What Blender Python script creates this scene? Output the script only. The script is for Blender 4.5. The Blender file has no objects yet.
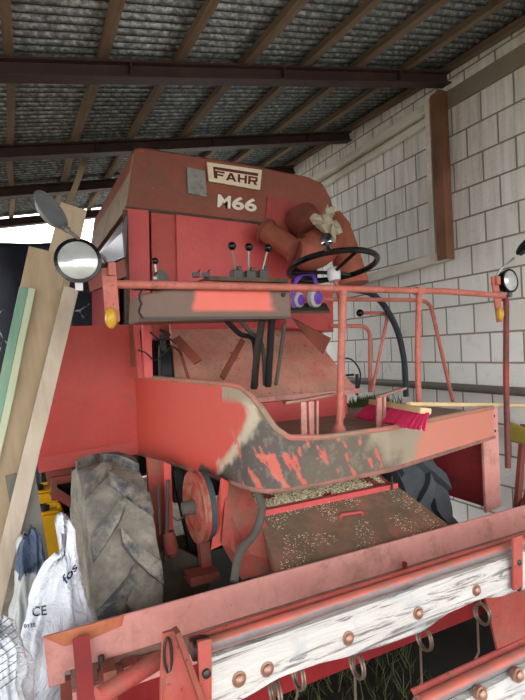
import bpy, bmesh, math, random
from mathutils import Vector, Matrix, noise
from mathutils.bvhtree import BVHTree
random.seed(7)
V = Vector
C = bpy.context.scene.collection
S = bpy.context.scene
# ------------------------------------------------------------------ camera
YAW, ROLL, FPX = math.radians(26.7), math.radians(2.3), 490.0
CAM = V((0, 0, 1.65))
FW = V((math.sin(YAW), math.cos(YAW), 0)); RT = V((math.cos(YAW), -math.sin(YAW), 0)); UP = V((0, 0, 1))
RC = RT * math.cos(ROLL) - UP * math.sin(ROLL); UC = RT * math.sin(ROLL) + UP * math.cos(ROLL)
cd = bpy.data.cameras.new('camera'); cam = bpy.data.objects.new('camera', cd); C.objects.link(cam)
m = Matrix((RC, UC, -FW)).transposed().to_4x4(); m.translation = CAM
cam.matrix_world = m
cd.sensor_fit = 'AUTO'; cd.sensor_width = 36; cd.lens = 36 * FPX / 700; cd.clip_start = .02; cd.clip_end = 500
S.camera = cam
# ------------------------------------------------------------------ sky, sun, exposure
w = bpy.data.worlds.new('sky'); S.world = w; w.use_nodes = True
bg = w.node_tree.nodes['Background']; bg.inputs[0].default_value = (.99, .99, 1, 1); bg.inputs[1].default_value = 4.6
sd = bpy.data.lights.new('sun', 'SUN'); sun = bpy.data.objects.new('sun', sd); C.objects.link(sun)
sd.energy = 1.9; sd.angle = math.radians(60); sd.color = (1, .98, .95)
sun.rotation_euler = V((-.6, -1, .5)).to_track_quat('Z', 'Y').to_euler()
vs = S.view_settings; vs.view_transform = 'Standard'; vs.look = 'None'; vs.gamma = 1; vs.use_curve_mapping = False; vs.exposure = 0.06
S.cycles.max_bounces = 8; S.cycles.use_denoising = True

# ------------------------------------------------------------------ helpers
def ray(px, py): return FW + RC * ((px - 262.5) / FPX) + UC * ((350 - py) / FPX)
def _at(px, py, k, v):
    d = ray(px, py); return CAM + d * ((v - CAM[k]) / d[k])
def aX(px, py, v): return _at(px, py, 0, v)
def aY(px, py, v): return _at(px, py, 1, v)
def aZ(px, py, v): return _at(px, py, 2, v)
def lin(c):
    r = []
    for x in c:
        x /= 255.0; r.append(x / 12.92 if x < .04045 else ((x + .055) / 1.055) ** 2.4)
    return (*r, 1)
class NT:
    def __init__(s, name):
        s.m = bpy.data.materials.new(name); s.m.use_nodes = True; s.t = s.m.node_tree; s.n = s.t.nodes
        s.b = s.n['Principled BSDF']; s.co = s.n.new('ShaderNodeTexCoord').outputs['Object']
    def L(s, a, b): s.t.links.new(a, b)
    def mapped(s, scale=(1, 1, 1), loc=(0, 0, 0), rot=(0, 0, 0)):
        n = s.n.new('ShaderNodeMapping'); n.inputs['Scale'].default_value = scale; n.inputs['Location'].default_value = loc
        n.inputs['Rotation'].default_value = rot; s.L(s.co, n.inputs[0]); return n.outputs[0]
    def noise(s, sc, det=5, rough=.6, vec=None, dist=0):
        n = s.n.new('ShaderNodeTexNoise'); n.inputs['Scale'].default_value = sc; n.inputs['Detail'].default_value = det
        n.inputs['Roughness'].default_value = rough; n.inputs['Distortion'].default_value = dist
        s.L(vec or s.co, n.inputs['Vector']); return n.outputs[0]
    def ramp(s, x, stops):
        n = s.n.new('ShaderNodeValToRGB'); e = n.color_ramp.elements
        while len(e) < len(stops): e.new(.5)
        for q, (p, c) in zip(e, stops): q.position = p; q.color = c if len(c) == 4 else lin(c)
        s.L(x, n.inputs[0]); return n.outputs[0]
    def bw(s, x, a, b): return s.ramp(x, [(a, (0, 0, 0, 1)), (b, (1, 1, 1, 1))])
    def mix(s, f, a, b, mode='MIX'):
        n = s.n.new('ShaderNodeMix'); n.data_type = 'RGBA'; n.blend_type = mode
        for v, i in ((f, 0), (a, 6), (b, 7)):
            if isinstance(v, (int, float)): n.inputs[i].default_value = v
            elif isinstance(v, tuple): n.inputs[i].default_value = v if len(v) == 4 else lin(v)
            else: s.L(v, n.inputs[i])
        return n.outputs[2]
    def bump(s, h, st=.3, d=.01):
        n = s.n.new('ShaderNodeBump'); n.inputs['Strength'].default_value = st; n.inputs['Distance'].default_value = d
        s.L(h, n.inputs['Height']); s.L(n.outputs[0], s.b.inputs['Normal'])
    def out(s, col, rough=.6, metal=0):
        if isinstance(col, tuple): s.b.inputs['Base Color'].default_value = lin(col)
        else: s.L(col, s.b.inputs['Base Color'])
        s.b.inputs['Roughness'].default_value = rough; s.b.inputs['Metallic'].default_value = metal
        return s.m
def paint(name, c1, c2, dirt=(96, 82, 68), amt=.5, sc=3, rough=.55, chips=.0, chipc=(70, 55, 48), streak=(1, 1, 1)):
    """weathered paint: two faded tones, soft grime, small chips"""
    def tone(c):
        g = sum(c) / 3; return tuple(min(255, (x * .92 + g * .08) * .99) for x in c)
    c1, c2 = tone(c1), tone(c2)
    t = NT(name); a = t.mix(t.bw(t.noise(sc, 5, .6, t.mapped(streak)), .35, .65), c1, c2)
    lo = .61 - amt * .2
    g = t.bw(t.noise(sc * 2.2, 10, .72, t.mapped((1, 1, 1), (3, 7, 1))), lo, lo + .13)
    a = t.mix(t.mix(1., g, (205, 205, 205), 'MULTIPLY'), a, dirt)
    st = t.bw(t.noise(1, 8, .7, t.mapped((22, 22, 2.2), (1, 4, 2))), .54, .72)
    a = t.mix(t.mix(1., st, (150, 150, 150), 'MULTIPLY'), a, tuple(x * .6 + y * .3 for x, y in zip(dirt, c2)))
    a = t.mix(t.mix(1., t.bw(t.noise(sc * 14, 6, .7), .4, .75), (120, 120, 120), 'MULTIPLY'), a, tuple(x * .72 for x in c2))
    t.b.inputs['Specular IOR Level'].default_value = .22
    if chips > 0: a = t.mix(t.bw(t.noise(sc * 11, 6, .75, t.mapped((1, 1, 1), (9, 2, 5))), .67 - chips * .18, .70 - chips * .18), a, chipc)
    t.bump(t.noise(sc * 20, 4), .15, .004)
    return t.out(a, rough)
def plain(name, c, rough=.5, metal=0, var=.25, sc=12):
    t = NT(name); d = tuple(x * (1 - var) for x in c)
    if metal == 0: t.b.inputs['Specular IOR Level'].default_value = .3
    t.bump(t.noise(sc * 6, 4), .12, .004)
    return t.out(t.mix(t.noise(sc, 5), d, c), rough, metal)
def wood(name, c1, c2, c3, axis=0, sc=1, rough=.8, bump=.4):
    t = NT(name); s = [26 * sc] * 3; s[axis] = 1.6 * sc
    n1 = t.noise(1, 7, .65, t.mapped(tuple(s)), .4); n2 = t.noise(1.7 * sc, 3)
    a = t.mix(t.bw(n1, .3, .7), c1, c2); a = t.mix(t.bw(n2, .45, .75), a, c3)
    t.bump(n1, bump, .006); return t.out(a, rough)

M = {}
M['red'] = paint('red paint', (200, 76, 66), (186, 62, 54), (150, 84, 72), .35, 2.2, .42, .05, (150, 100, 85))
M['coral'] = paint('coral paint', (208, 86, 84), (194, 74, 74), (150, 84, 72), .3, 2.5, .45, .1, (130, 80, 66))
M['pink'] = paint('faded pink paint', (214, 150, 142), (204, 134, 126), (138, 104, 86), .5, 2.4, .6, .1, (110, 80, 66))
M['rail'] = paint('rail paint', (198, 116, 102), (184, 98, 84), (110, 78, 64), .35, 6, .5, .35, (74, 52, 46))
M['armred'] = paint('arm red', (178, 84, 74), (162, 66, 58), (120, 92, 80), .55, 5, .55, .3)
M['rust'] = paint('rusty brown red', (124, 62, 52), (146, 74, 60), (88, 66, 54), .45, 3, .65, .2, (70, 50, 42))
M['hood'] = paint('dirty hood', (152, 84, 68), (136, 76, 62), (116, 86, 68), .6, 2, .6, .1, (172, 110, 92))
M['hoodside'] = paint('dusty hood side', (158, 142, 124), (146, 122, 104), (92, 80, 66), .4, 3, .75)
M['darkred'] = paint('dark red paint', (148, 36, 38), (124, 30, 34), (84, 44, 40), .4, 3, .5, .1)
M['dirtred'] = paint('dirty red', (206, 148, 128), (190, 110, 94), (150, 134, 114), .6, 3.2, .75, .35, (96, 74, 60))
M['grimered'] = paint('grimy red', (160, 76, 64), (148, 60, 52), (104, 88, 74), .8, 5, .8, .3, (70, 56, 46))
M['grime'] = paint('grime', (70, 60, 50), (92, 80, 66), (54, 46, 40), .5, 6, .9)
M['void'] = plain('dark body interior', (44, 36, 34), .9)  # near-black for the body interior and undercarriage
M['black'] = plain('black rubber', (34, 34, 36), .6)
M['blackgl'] = plain('black gloss plastic', (20, 20, 22), .22)
M['dkmetal'] = plain('dark metal', (66, 62, 60), .45, .6)
M['steel'] = plain('worn steel', (150, 148, 146), .35, .9)
M['tine'] = plain('rusty spring steel', (138, 118, 106), .4, .5)
M['boltm'] = plain('worn bolt', (168, 128, 110), .4, .5)
M['belt'] = plain('belt rubber', (62, 68, 74), .7)
M['hose'] = plain('dusty hose', (92, 86, 80), .8)
M['beam'] = paint('brown beam paint', (76, 54, 50), (64, 46, 44), (90, 70, 60), .3, 3, .6)
M['batten'] = wood('batten wood', (134, 116, 96), (98, 82, 66), (80, 66, 52), 1, .8)
M['plank'] = wood('plank wood', (176, 156, 128), (150, 130, 104), (134, 116, 92), 2, .8, .85, .3)
M['plankpale'] = wood('pale plank', (178, 166, 150), (156, 140, 122), (190, 180, 160), 2, 1, .85, .3)
M['plankgreen'] = wood('green painted plank', (118, 152, 130), (100, 136, 118), (150, 160, 132), 2, .8, .8, .3)
M['brownwood'] = wood('brown wood', (122, 78, 54), (84, 54, 38), (142, 100, 74), 2, .7)
M['whitewood'] = wood('white board', (232, 228, 216), (206, 202, 190), (170, 162, 148), 1, .7, .8, .2)
M['slate'] = plain('weathered board', (128, 126, 118), .9)
def slat_mat():
    t = NT('flaking white slat'); v = t.mapped((1.8, 16, 30)); n1 = t.noise(1.2, 8, .7, v, 1.4)
    a = t.ramp(n1, [(.3, (70, 64, 62)), (.41, (124, 120, 117)), (.46, (186, 182, 178)), (.8, (214, 211, 206))])
    g = t.noise(5, 5, .6); a = t.mix(t.bw(g, .55, .72), a, (156, 160, 168))
    t.bump(n1, .8, .01); return t.out(a, .7)
M['slat'] = slat_mat()
def tyre_mat():
    t = NT('dusty tyre'); a = t.mix(t.bw(t.noise(7, 8, .65), .38, .62), (106, 102, 94), (150, 143, 130))
    a = t.mix(t.bw(t.noise(16, 6, .7, t.mapped((1, 1, 1), (4, 4, 4))), .5, .75), a, (88, 88, 88))
    lg = t.n.new('ShaderNodeAttribute'); lg.attribute_name = 'lug'; a = t.mix(t.mix(1., lg.outputs['Fac'], t.bw(t.noise(9, 6, .7, t.mapped((1, 1, 1), (2, 2, 2))), .42, .56), 'MULTIPLY'), a, (74, 76, 80))
    t.bump(t.noise(40, 6), .5, .006); return t.out(a, .9)
M['tyre'] = tyre_mat()
M['tyredark'] = plain('dark tyre', (88, 92, 98), .85, 0, .45, 9)
def wall_mat():
    t = NT('white block wall'); sx = t.n.new('ShaderNodeSeparateXYZ'); t.L(t.co, sx.inputs[0]); cb = t.n.new('ShaderNodeCombineXYZ')
    t.L(sx.outputs[1], cb.inputs[0]); t.L(sx.outputs[2], cb.inputs[1])
    mp = t.n.new('ShaderNodeMapping'); mp.inputs['Location'].default_value = (-.02, -.02, 0); t.L(cb.outputs[0], mp.inputs[0])
    b = t.n.new('ShaderNodeTexBrick'); t.L(mp.outputs[0], b.inputs['Vector'])
    b.inputs['Scale'].default_value = 1; b.inputs['Brick Width'].default_value = .30; b.inputs['Row Height'].default_value = .25
    b.inputs['Mortar Size'].default_value = .009; b.inputs['Mortar Smooth'].default_value = .35; b.inputs['Bias'].default_value = 0
    b.inputs['Color1'].default_value = lin((240, 240, 236)); b.inputs['Color2'].default_value = lin((229, 229, 224)); b.inputs['Mortar'].default_value = lin((148, 140, 124))
    st = t.noise(1, 6, .6, t.mapped((1, 16, 1.3))); hgt = t.bw(sx.outputs[2], 2.1, 3.9) if False else None
    mr = t.n.new('ShaderNodeMapRange'); t.L(sx.outputs[2], mr.inputs[0]); mr.inputs[1].default_value = 1.9; mr.inputs[2].default_value = 3.2
    mu = t.n.new('ShaderNodeMath'); mu.operation = 'MULTIPLY'; t.L(t.bw(st, .42, .7), mu.inputs[0]); t.L(mr.outputs[0], mu.inputs[1])
    m2 = t.n.new('ShaderNodeMath'); m2.operation = 'MULTIPLY'; t.L(mu.outputs[0], m2.inputs[0]); m2.inputs[1].default_value = .38
    a = t.mix(m2.outputs[0], b.outputs[0], (120, 108, 92))
    a = t.mix(t.bw(t.noise(4, 7, .7), .58, .9), a, (170, 165, 154))
    ad = t.n.new('ShaderNodeMath'); ad.operation = 'MULTIPLY_ADD'; t.L(b.outputs[1], ad.inputs[0]); ad.inputs[1].default_value = -1
    t.L(t.noise(30, 4), ad.inputs[2]); t.bump(ad.outputs[0], .6, .012)
    return t.out(a, .9)
M['wall'] = wall_mat()
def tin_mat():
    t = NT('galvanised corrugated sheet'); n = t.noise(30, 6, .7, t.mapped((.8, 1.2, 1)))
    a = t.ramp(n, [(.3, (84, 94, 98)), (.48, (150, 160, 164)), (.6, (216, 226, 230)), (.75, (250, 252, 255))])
    sz = t.n.new('ShaderNodeAttribute'); sz.attribute_name = 'rib_shade'
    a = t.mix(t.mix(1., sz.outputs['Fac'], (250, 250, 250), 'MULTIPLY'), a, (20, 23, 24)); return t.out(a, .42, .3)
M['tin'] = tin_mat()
def floor_mat():
    t = NT('earth floor'); a = t.mix(t.bw(t.noise(5, 8, .7), .35, .65), (136, 128, 112), (104, 96, 82))
    t.bump(t.noise(25, 6), .6, .02); return t.out(a, .95)
M['floor'] = floor_mat()
def tarp_mat():
    t = NT('dark printed tarpaulin'); v = t.n.new('ShaderNodeTexVoronoi'); v.feature = 'DISTANCE_TO_EDGE'
    v.inputs['Scale'].default_value = 2.6; t.L(t.mapped((1.6, 1, .8)), v.inputs['Vector'])
    mk = t.bw(t.noise(7, 6, .7), .5, .62); e = t.ramp(v.outputs[0], [(0, (1, 1, 1, 1)), (.03, (0, 0, 0, 1))])
    sx = t.n.new('ShaderNodeSeparateXYZ'); t.L(t.co, sx.inputs[0])
    mr = t.n.new('ShaderNodeMapRange'); t.L(sx.outputs[2], mr.inputs[0]); mr.inputs[1].default_value = 2.5; mr.inputs[2].default_value = 2.3
    mm = t.mix(1., t.mix(1., e, mk, 'MULTIPLY'), mr.outputs[0], 'MULTIPLY')
    a = t.mix(mm, t.mix(t.noise(3), (22, 24, 32), (34, 44, 66)), (220, 226, 230)); return t.out(a, .6)
M['tarp'] = tarp_mat()
M['bagwhite'] = NT('white plastic sack'); _t = M['bagwhite']; _t.bump(_t.noise(7, 7, .6, None, 2.0), 1.0, .05); _t.b.inputs['Coat Weight'].default_value = .2
M['bagwhite'] = _t.out(_t.mix(_t.bw(_t.noise(5, 5), .4, .75), (226, 230, 238), (200, 206, 218)), .4)
M['baggrey'] = NT('printed sack'); _t = M['baggrey']; _t.bump(_t.noise(11, 6, .6, None, 1.2), .7, .03)
M['baggrey'] = _t.out(_t.mix(_t.bw(_t.noise(4.2, 3, .5, None, .8), .52, .55), (176, 180, 180), (58, 74, 98)), .45)
M['ink'] = plain('dark ink', (46, 50, 62), .5)
M['inkblue'] = plain('blue ink', (34, 52, 92), .5)
M['cream'] = paint('cream sign', (238, 226, 196), (228, 214, 182), (120, 70, 56), .12, 12, .5, .25, (134, 66, 54))
M['signred'] = paint('sign red', (112, 44, 38), (100, 40, 36), (150, 90, 76), .2, 8)
M['letter'] = paint('white letter', (240, 234, 218), (232, 224, 204), (150, 100, 86), .1, 14)
M['glass'] = None
_t = NT('lamp glass'); _v = _t.n.new('ShaderNodeTexNoise'); _t.b.inputs['Coat Weight'].default_value = .8; _t.bump(_t.noise(1, 2, .5, _t.mapped((120, 4, 4))), .5, .004)
M['glass'] = _t.out(_t.mix(_t.noise(12, 3), (146, 150, 150), (204, 208, 206)), .18, .3)
M['amber'] = plain('amber lens', (206, 160, 50), .25, 0, .2)
M['mirror'] = plain('dusty mirror back', (104, 106, 108), .5, .1, .3, 14)
M['chrome'] = plain('chrome', (200, 200, 205), .15, 1, .1)
M['purple'] = plain('purple plastic', (116, 70, 196), .35, 0, .15)
M['white'] = plain('off white plastic', (205, 204, 204), .45, 0, .15)
M['bristle'] = plain('magenta bristles', (244, 60, 112), .55, 0, .35, 40)
M['paleh'] = wood('pale broom wood', (222, 196, 152), (206, 178, 132), (196, 170, 130), 0, 1, .6, .15)
M['rag'] = plain('dirty rag', (196, 184, 158), .9, 0, .45, 22)
M['yellow'] = plain('yellow plastic', (222, 168, 24), .4, 0, .15)
M['blue'] = plain('blue rag', (74, 100, 134), .8)
M['moss'] = plain('moss', (70, 84, 42), .95, 0, .5, 30)
def grain_mat():
    t = NT('chaff'); a = t.ramp(t.noise(70, 4), [(.3, (130, 118, 92)), (.45, (190, 180, 146)), (.6, (226, 218, 186))]); return t.out(a, .95)
M['chaff'] = grain_mat()
M['shade_patch'] = plain('dark soil', (38, 33, 27), .95, 0, .5, 14)
M['grass'] = plain('grass', (72, 76, 42), .8, 0, .4, 20)
M['straw'] = plain('straw', (170, 150, 104), .8)

class B:
    """collects shapes in one bmesh"""
    def __init__(s): s.b = bmesh.new()
    def vf(s, vs, fs):
        q = [s.b.verts.new(v) for v in vs]
        for f in fs:
            try: s.b.faces.new([q[i] for i in f])
            except ValueError: pass
        return s
    def box(s, c, d, rot=None):
        c = V(c); R_ = rot or Matrix.Identity(3); h = V(d) / 2
        vs = [c + R_ @ V((x * h.x, y * h.y, z * h.z)) for x in (-1, 1) for y in (-1, 1) for z in (-1, 1)]
        return s.vf(vs, [(0, 1, 3, 2), (4, 6, 7, 5), (0, 4, 5, 1), (2, 3, 7, 6), (0, 2, 6, 4), (1, 5, 7, 3)])
    def beam(s, p0, p1, w, h, up=(0, 0, 1)):
        p0, p1 = V(p0), V(p1); z = (p1 - p0).normalized(); x = V(up).cross(z).normalized(); y = z.cross(x)
        R_ = Matrix((x, y, z)).transposed(); return s.box((p0 + p1) / 2, (w, h, (p1 - p0).length), R_)
    def plate(s, pts, th):
        pts = [V(p) for p in pts]; n = len(pts)
        th = V(th) if not isinstance(th, (int, float)) else (pts[1] - pts[0]).cross(pts[2] - pts[1]).normalized() * th
        vs = pts + [p + th for p in pts]
        fs = [tuple(range(n)), tuple(range(2 * n - 1, n - 1, -1))] + [(i, i + n, (i + 1) % n + n, (i + 1) % n) for i in range(n)]
        return s.vf(vs, fs)
    def tube(s, path, r, seg=12, closed=False, caps=True):
        path = [V(p) for p in path]; n = len(path); rs = r if isinstance(r, (list, tuple)) else [r] * n
        vs = []; nv = None; prev = None
        for i, p in enumerate(path):
            if closed: t = (path[(i + 1) % n] - path[i - 1]).normalized()
            else: t = (path[min(i + 1, n - 1)] - path[max(i - 1, 0)]).normalized()
            if nv is None: nv = t.orthogonal().normalized()
            else: nv = (nv - t * nv.dot(t)).normalized()
            bi = t.cross(nv)
            for k in range(seg):
                a = 2 * math.pi * k / seg; vs.append(p + (nv * math.cos(a) + bi * math.sin(a)) * rs[i])
        fs = []
        for i in range(n if closed else n - 1):
            j = (i + 1) % n
            for k in range(seg): fs.append((i * seg + k, i * seg + (k + 1) % seg, j * seg + (k + 1) % seg, j * seg + k))
        if caps and not closed: fs += [tuple(range(seg - 1, -1, -1)), tuple((n - 1) * seg + k for k in range(seg))]
        return s.vf(vs, fs)
    def lathe(s, prof, o, ax, seg=32):
        """prof: (distance along axis, radius)"""
        o = V(o); ax = V(ax).normalized(); u = ax.orthogonal().normalized(); v = ax.cross(u); vs = []
        for d, r in prof:
            for k in range(seg):
                a = 2 * math.pi * k / seg; vs.append(o + ax * d + (u * math.cos(a) + v * math.sin(a)) * max(r, 1e-4))
        fs = []; n = len(prof)
        for i in range(n - 1):
            for k in range(seg): fs.append((i * seg + k, i * seg + (k + 1) % seg, (i + 1) * seg + (k + 1) % seg, (i + 1) * seg + k))
        fs += [tuple(range(seg - 1, -1, -1)), tuple((n - 1) * seg + k for k in range(seg))]
        return s.vf(vs, fs)
    def ball(s, c, r, seg=16):
        c = V(c); n = 10; r = V((r, r, r)) if isinstance(r, (int, float)) else V(r)
        vs = []; fs = []
        for i in range(n + 1):
            t = math.pi * i / n
            for k in range(seg):
                a = 2 * math.pi * k / seg; q = V((math.sin(t) * math.cos(a), math.sin(t) * math.sin(a), math.cos(t)))
                vs.append(c + V((q.x * r.x, q.y * r.y, q.z * r.z)))
        for i in range(n):
            for k in range(seg): fs.append((i * seg + k, (i + 1) * seg + k, (i + 1) * seg + (k + 1) % seg, i * seg + (k + 1) % seg))
        s.vf(vs, fs); bmesh.ops.remove_doubles(s.b, verts=s.b.verts, dist=1e-5); return s
WP = {}
def build(name, bb, mat, parent=None, bev=0, smooth=True, angle=35, sub=0):
    bm = bb.b if isinstance(bb, B) else bb
    bmesh.ops.recalc_face_normals(bm, faces=bm.faces)
    lo = V([min(v.co[i] for v in bm.verts) for i in range(3)]); hi = V([max(v.co[i] for v in bm.verts) for i in range(3)])
    c = (lo + hi) / 2
    if parent is None: c.z = lo.z
    for v in bm.verts: v.co -= c
    me = bpy.data.meshes.new(name); bm.to_mesh(me); bm.free()
    o = bpy.data.objects.new(name, me); C.objects.link(o); me.materials.append(M[mat] if isinstance(mat, str) else mat)
    if smooth:
        for p in me.polygons: p.use_smooth = True
        if hasattr(me, 'set_sharp_from_angle'): me.set_sharp_from_angle(angle=math.radians(angle))
    if parent is not None: o.parent = parent; o.location = c - WP[parent.name]
    else: o.location = c
    WP[o.name] = c.copy()
    if bev:
        b = o.modifiers.new('bevel', 'BEVEL'); b.width = bev; b.segments = 2; b.limit_method = 'ANGLE'; b.angle_limit = math.radians(40)
    return o
def root(name, loc, label, cat, group=None):
    o = bpy.data.objects.new(name, None); C.objects.link(o); o.location = loc; WP[o.name] = V(loc); o.empty_display_size = .2
    return tag(o, label, cat, group)
def tag(o, label, cat=None, group=None, kind=None):
    if label: o['label'] = label
    if cat: o['category'] = cat
    if group: o['group'] = group
    if kind: o['kind'] = kind
    return o
def struct(o): o['kind'] = 'structure'; return o
def curve(pts, n=8):
    """Catmull-Rom through pts"""
    pts = [V(p) for p in pts]; P = [pts[0] * 2 - pts[1]] + pts + [pts[-1] * 2 - pts[-2]]; r = []
    for i in range(1, len(P) - 2):
        for k in range(n):
            t = k / n; a, b, c, d = P[i - 1:i + 3]
            r.append(.5 * ((2 * b) + (c - a) * t + (2 * a - 5 * b + 4 * c - d) * t * t + (3 * b - a - 3 * c + d) * t ** 3))
    return r + [pts[-1]]
def bentpipe(pts, rad=.05, n=6):
    """straight runs with rounded corners"""
    pts = [V(p) for p in pts]; r = [pts[0]]
    for i in range(1, len(pts) - 1):
        a, b, c = pts[i - 1], pts[i], pts[i + 1]; d1 = (a - b); d2 = (c - b); q = min(rad, d1.length / 2, d2.length / 2)
        p0 = b + d1.normalized() * q; p2 = b + d2.normalized() * q
        for k in range(n + 1):
            t = k / n; r.append(p0 * (1 - t) ** 2 + b * 2 * t * (1 - t) + p2 * t * t)
    return r + [pts[-1]]
def text_bm(body, size, extr=.002, off=.0, sx=1.0):
    cu = bpy.data.curves.new('writing', 'FONT'); cu.body = body; cu.size = size; cu.extrude = extr; cu.offset = off; cu.align_x = 'LEFT'
    ob = bpy.data.objects.new('writing', cu); C.objects.link(ob); bpy.context.view_layer.update()
    me = bpy.data.meshes.new_from_object(ob.evaluated_get(bpy.context.evaluated_depsgraph_get()))
    bm = bmesh.new(); bm.from_mesh(me); bpy.data.objects.remove(ob); bpy.data.meshes.remove(me)
    x0 = min(v.co.x for v in bm.verts); x1 = max(v.co.x for v in bm.verts); y0 = min(v.co.y for v in bm.verts); y1 = max(v.co.y for v in bm.verts)
    for v in bm.verts: v.co.x = (v.co.x - x0) / (x1 - x0); v.co.y = (v.co.y - y0) / (y1 - y0)
    return bm
def quad_map(bm, a, b, c, d, off):
    """unit square -> quad a(bl) b(br) c(tr) d(tl)"""
    a, b, c, d = map(V, (a, b, c, d)); n = (b - a).cross(d - a).normalized()
    for v in bm.verts:
        x, y, z = v.co; v.co = a * (1 - x) * (1 - y) + b * x * (1 - y) + c * x * y + d * (1 - x) * y + n * (off + z)
    return bm

# ================================================================== SETTING
WX = 3.5
bm = B(); bm.vf([(-30, -30, 0), (30, -30, 0), (30, 30, 0), (-30, 30, 0)], [(0, 1, 2, 3)])
struct(build('floor', bm, 'floor', smooth=False))
bm = B(); bm.box((WX + .12, 3.2, 2.1), (.24, 8.2, 4.3)); o = struct(build('wall_right', bm, 'wall', smooth=False)); 
bm = B(); bm.box((WX - .002, 1.2, 3.79), (.05, 4.0, .15)); struct(build('trim_1', bm, plain('concrete ring beam', (150, 142, 126), .9, 0, .2, 5), smooth=False))
SL = .196
def zr(x, y): return 3.92 + SL * (x - WX) + .045 * (y - 3.09)           # underside of steel beams
# corrugated sheets
bm = B(); P_ = .076; ny = int(9.72 / P_ * 8); vs = []; x0, x1 = -3.5, WX + .3  # sheets carried on unseen past the camera to even out the light
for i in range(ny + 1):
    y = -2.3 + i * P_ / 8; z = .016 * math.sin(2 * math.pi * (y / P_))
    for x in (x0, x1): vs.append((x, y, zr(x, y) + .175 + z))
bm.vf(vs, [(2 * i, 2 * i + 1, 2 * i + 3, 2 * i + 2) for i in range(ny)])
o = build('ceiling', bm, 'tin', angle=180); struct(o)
at_ = o.data.attributes.new('rib_shade', 'FLOAT', 'POINT')           # rib shading painted into the sheet as dark stripes
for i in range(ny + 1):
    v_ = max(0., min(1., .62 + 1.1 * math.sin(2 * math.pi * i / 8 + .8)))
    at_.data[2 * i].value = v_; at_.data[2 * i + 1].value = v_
md = o.modifiers.new('solid', 'SOLIDIFY'); md.thickness = .002; md.offset = 1
# steel beams
names = ['nearest brown steel roof beam crossing under the corrugated roof', 'second brown steel roof beam, behind the nearest one and above the red hood',
         'third brown steel roof beam, farther back left of the hood', 'rearmost dark steel beam at the back edge of the roof above the bright gap']
for k, y in enumerate((3.09, 4.5, 5.75, 7.3)):
    bm = B(); xa, xb = -3.4, WX - .02
    for (yy, dz, wy, h) in ((0, .006, .1, .012), (0, .052, .014, .09), (0, .098, .1, .012)):
        a = V((xa, y + yy, zr(xa, y) + dz)); b = V((xb, y + yy, zr(xb, y) + dz)); bm.beam(a, b, wy, h)
    for q in range(6):
        x = -2.6 + q * 1.1; bm.box((x, y - .03, zr(x, y) + .052), (.012, .045, .08))
    o = build('roof_beam', bm, 'beam', smooth=False); tag(o, names[k], 'beam', 'steel roof beams')
# battens on top of beams
bx = [-3.0 + .49 * i for i in range(14)]
desc = {6: 'leftmost of the wooden roof battens in the photo, nearly upright', 7: 'second wooden roof batten from the left', 8: 'third wooden roof batten from the left, above the left end of the hood', 9: 'fourth wooden roof batten from the left',
        10: 'wooden roof batten, third from the block wall', 11: 'wooden roof batten, second from the block wall', 12: 'wooden roof batten nearest to the block wall'}
for i in range(5, 14):
    x = .03 + .49 * (i - 6)
    if i == 13: x = WX - .04
    if x > WX: continue
    bm = B(); jit = random.uniform(-.02, .02); pts = []
    n = 18; ring = []
    for q in range(n + 1):
        y = -2.25 + q * .53; dx = .012 * math.sin(q * 1.3 + i); ring.append((x + dx + jit * q / n, y))
    for q in range(n):
        (xa, ya), (xb, yb) = ring[q], ring[q + 1]; za, zb = zr(xa, ya) + .131, zr(xb, yb) + .131
        bm.beam((xa, ya, za), (xb, yb, zb), .055 + .006 * math.sin(i * 3), .05)
    lab = {5: 'wooden roof batten left of the photo edge', 13: 'wooden roof batten along the top of the block wall'}.get(i, desc.get(i))
    o = build('roof_batten', bm, 'batten', smooth=False); tag(o, lab, 'batten', 'wooden battens under the roof')
# curved strip hanging under the roof at the left
bm = B(); pth = curve([aY(88, 135, 4.9), aY(84, 160, 4.9), aY(76, 185, 4.9), aY(66, 208, 4.9)], 5)
for a, b in zip(pth[:-1], pth[1:]): bm.beam(a, b, .05, .018, (0, 1, 0))
tag(build('bent_strip', bm, 'plank'), 'bent pale wooden strip hanging below the roof above the leaning planks', 'strip')

# frame of boards on the wall
fr = root('window_frame', (WX - .08, 4.2, 2.4), 'old white board frame with a brown post fixed high on the block wall', 'frame')
bm = B(); xx = WX - .06
def rail_(p0, p1, w, t): bm.beam(p0, p1, t, w, (1, 0, 0)) if False else bm.plate([V(p0) + V((0, 0, -w / 2)), V(p1) + V((0, 0, -w / 2)), V(p1) + V((0, 0, w / 2)), V(p0) + V((0, 0, w / 2))], V((t, 0, 0)))
a, b = aX(433, 262, xx - .05), aX(310, 325, xx - .05); rail_((xx - .05, 3.08, 2.42), (xx - .05, 5.9, 2.30), .085, .09); build('lower_rail', bm, 'whitewood', fr, .004, False)
bm = B(); rail_((xx - .05, 3.2, 3.79), (xx - .05, 6.2, 3.73), .07, .09); rail_((xx, 3.3, 3.69), (xx, 6.2, 3.63), .07, .04); build('upper_rail', bm, 'whitewood', fr, .004, False)
bm = B(); bm.plate([(xx - .06, 3.21, 2.38), (xx - .06, 3.27, 2.38), (xx - .06, 3.27, 3.84), (xx - .06, 3.21, 3.84)], V((.11, 0, 0))); build('side_board', bm, 'whitewood', fr, .004, False)
bm = B(); bm.plate([(xx - .07, 3.07, 2.38), (xx - .07, 3.18, 2.38), (xx - .07, 3.19, 3.85), (xx - .07, 3.08, 3.86)], V((.10, 0, 0)))
tag(build('post', bm, 'brownwood', fr, .006, False), 'brown bare wood post')
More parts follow.
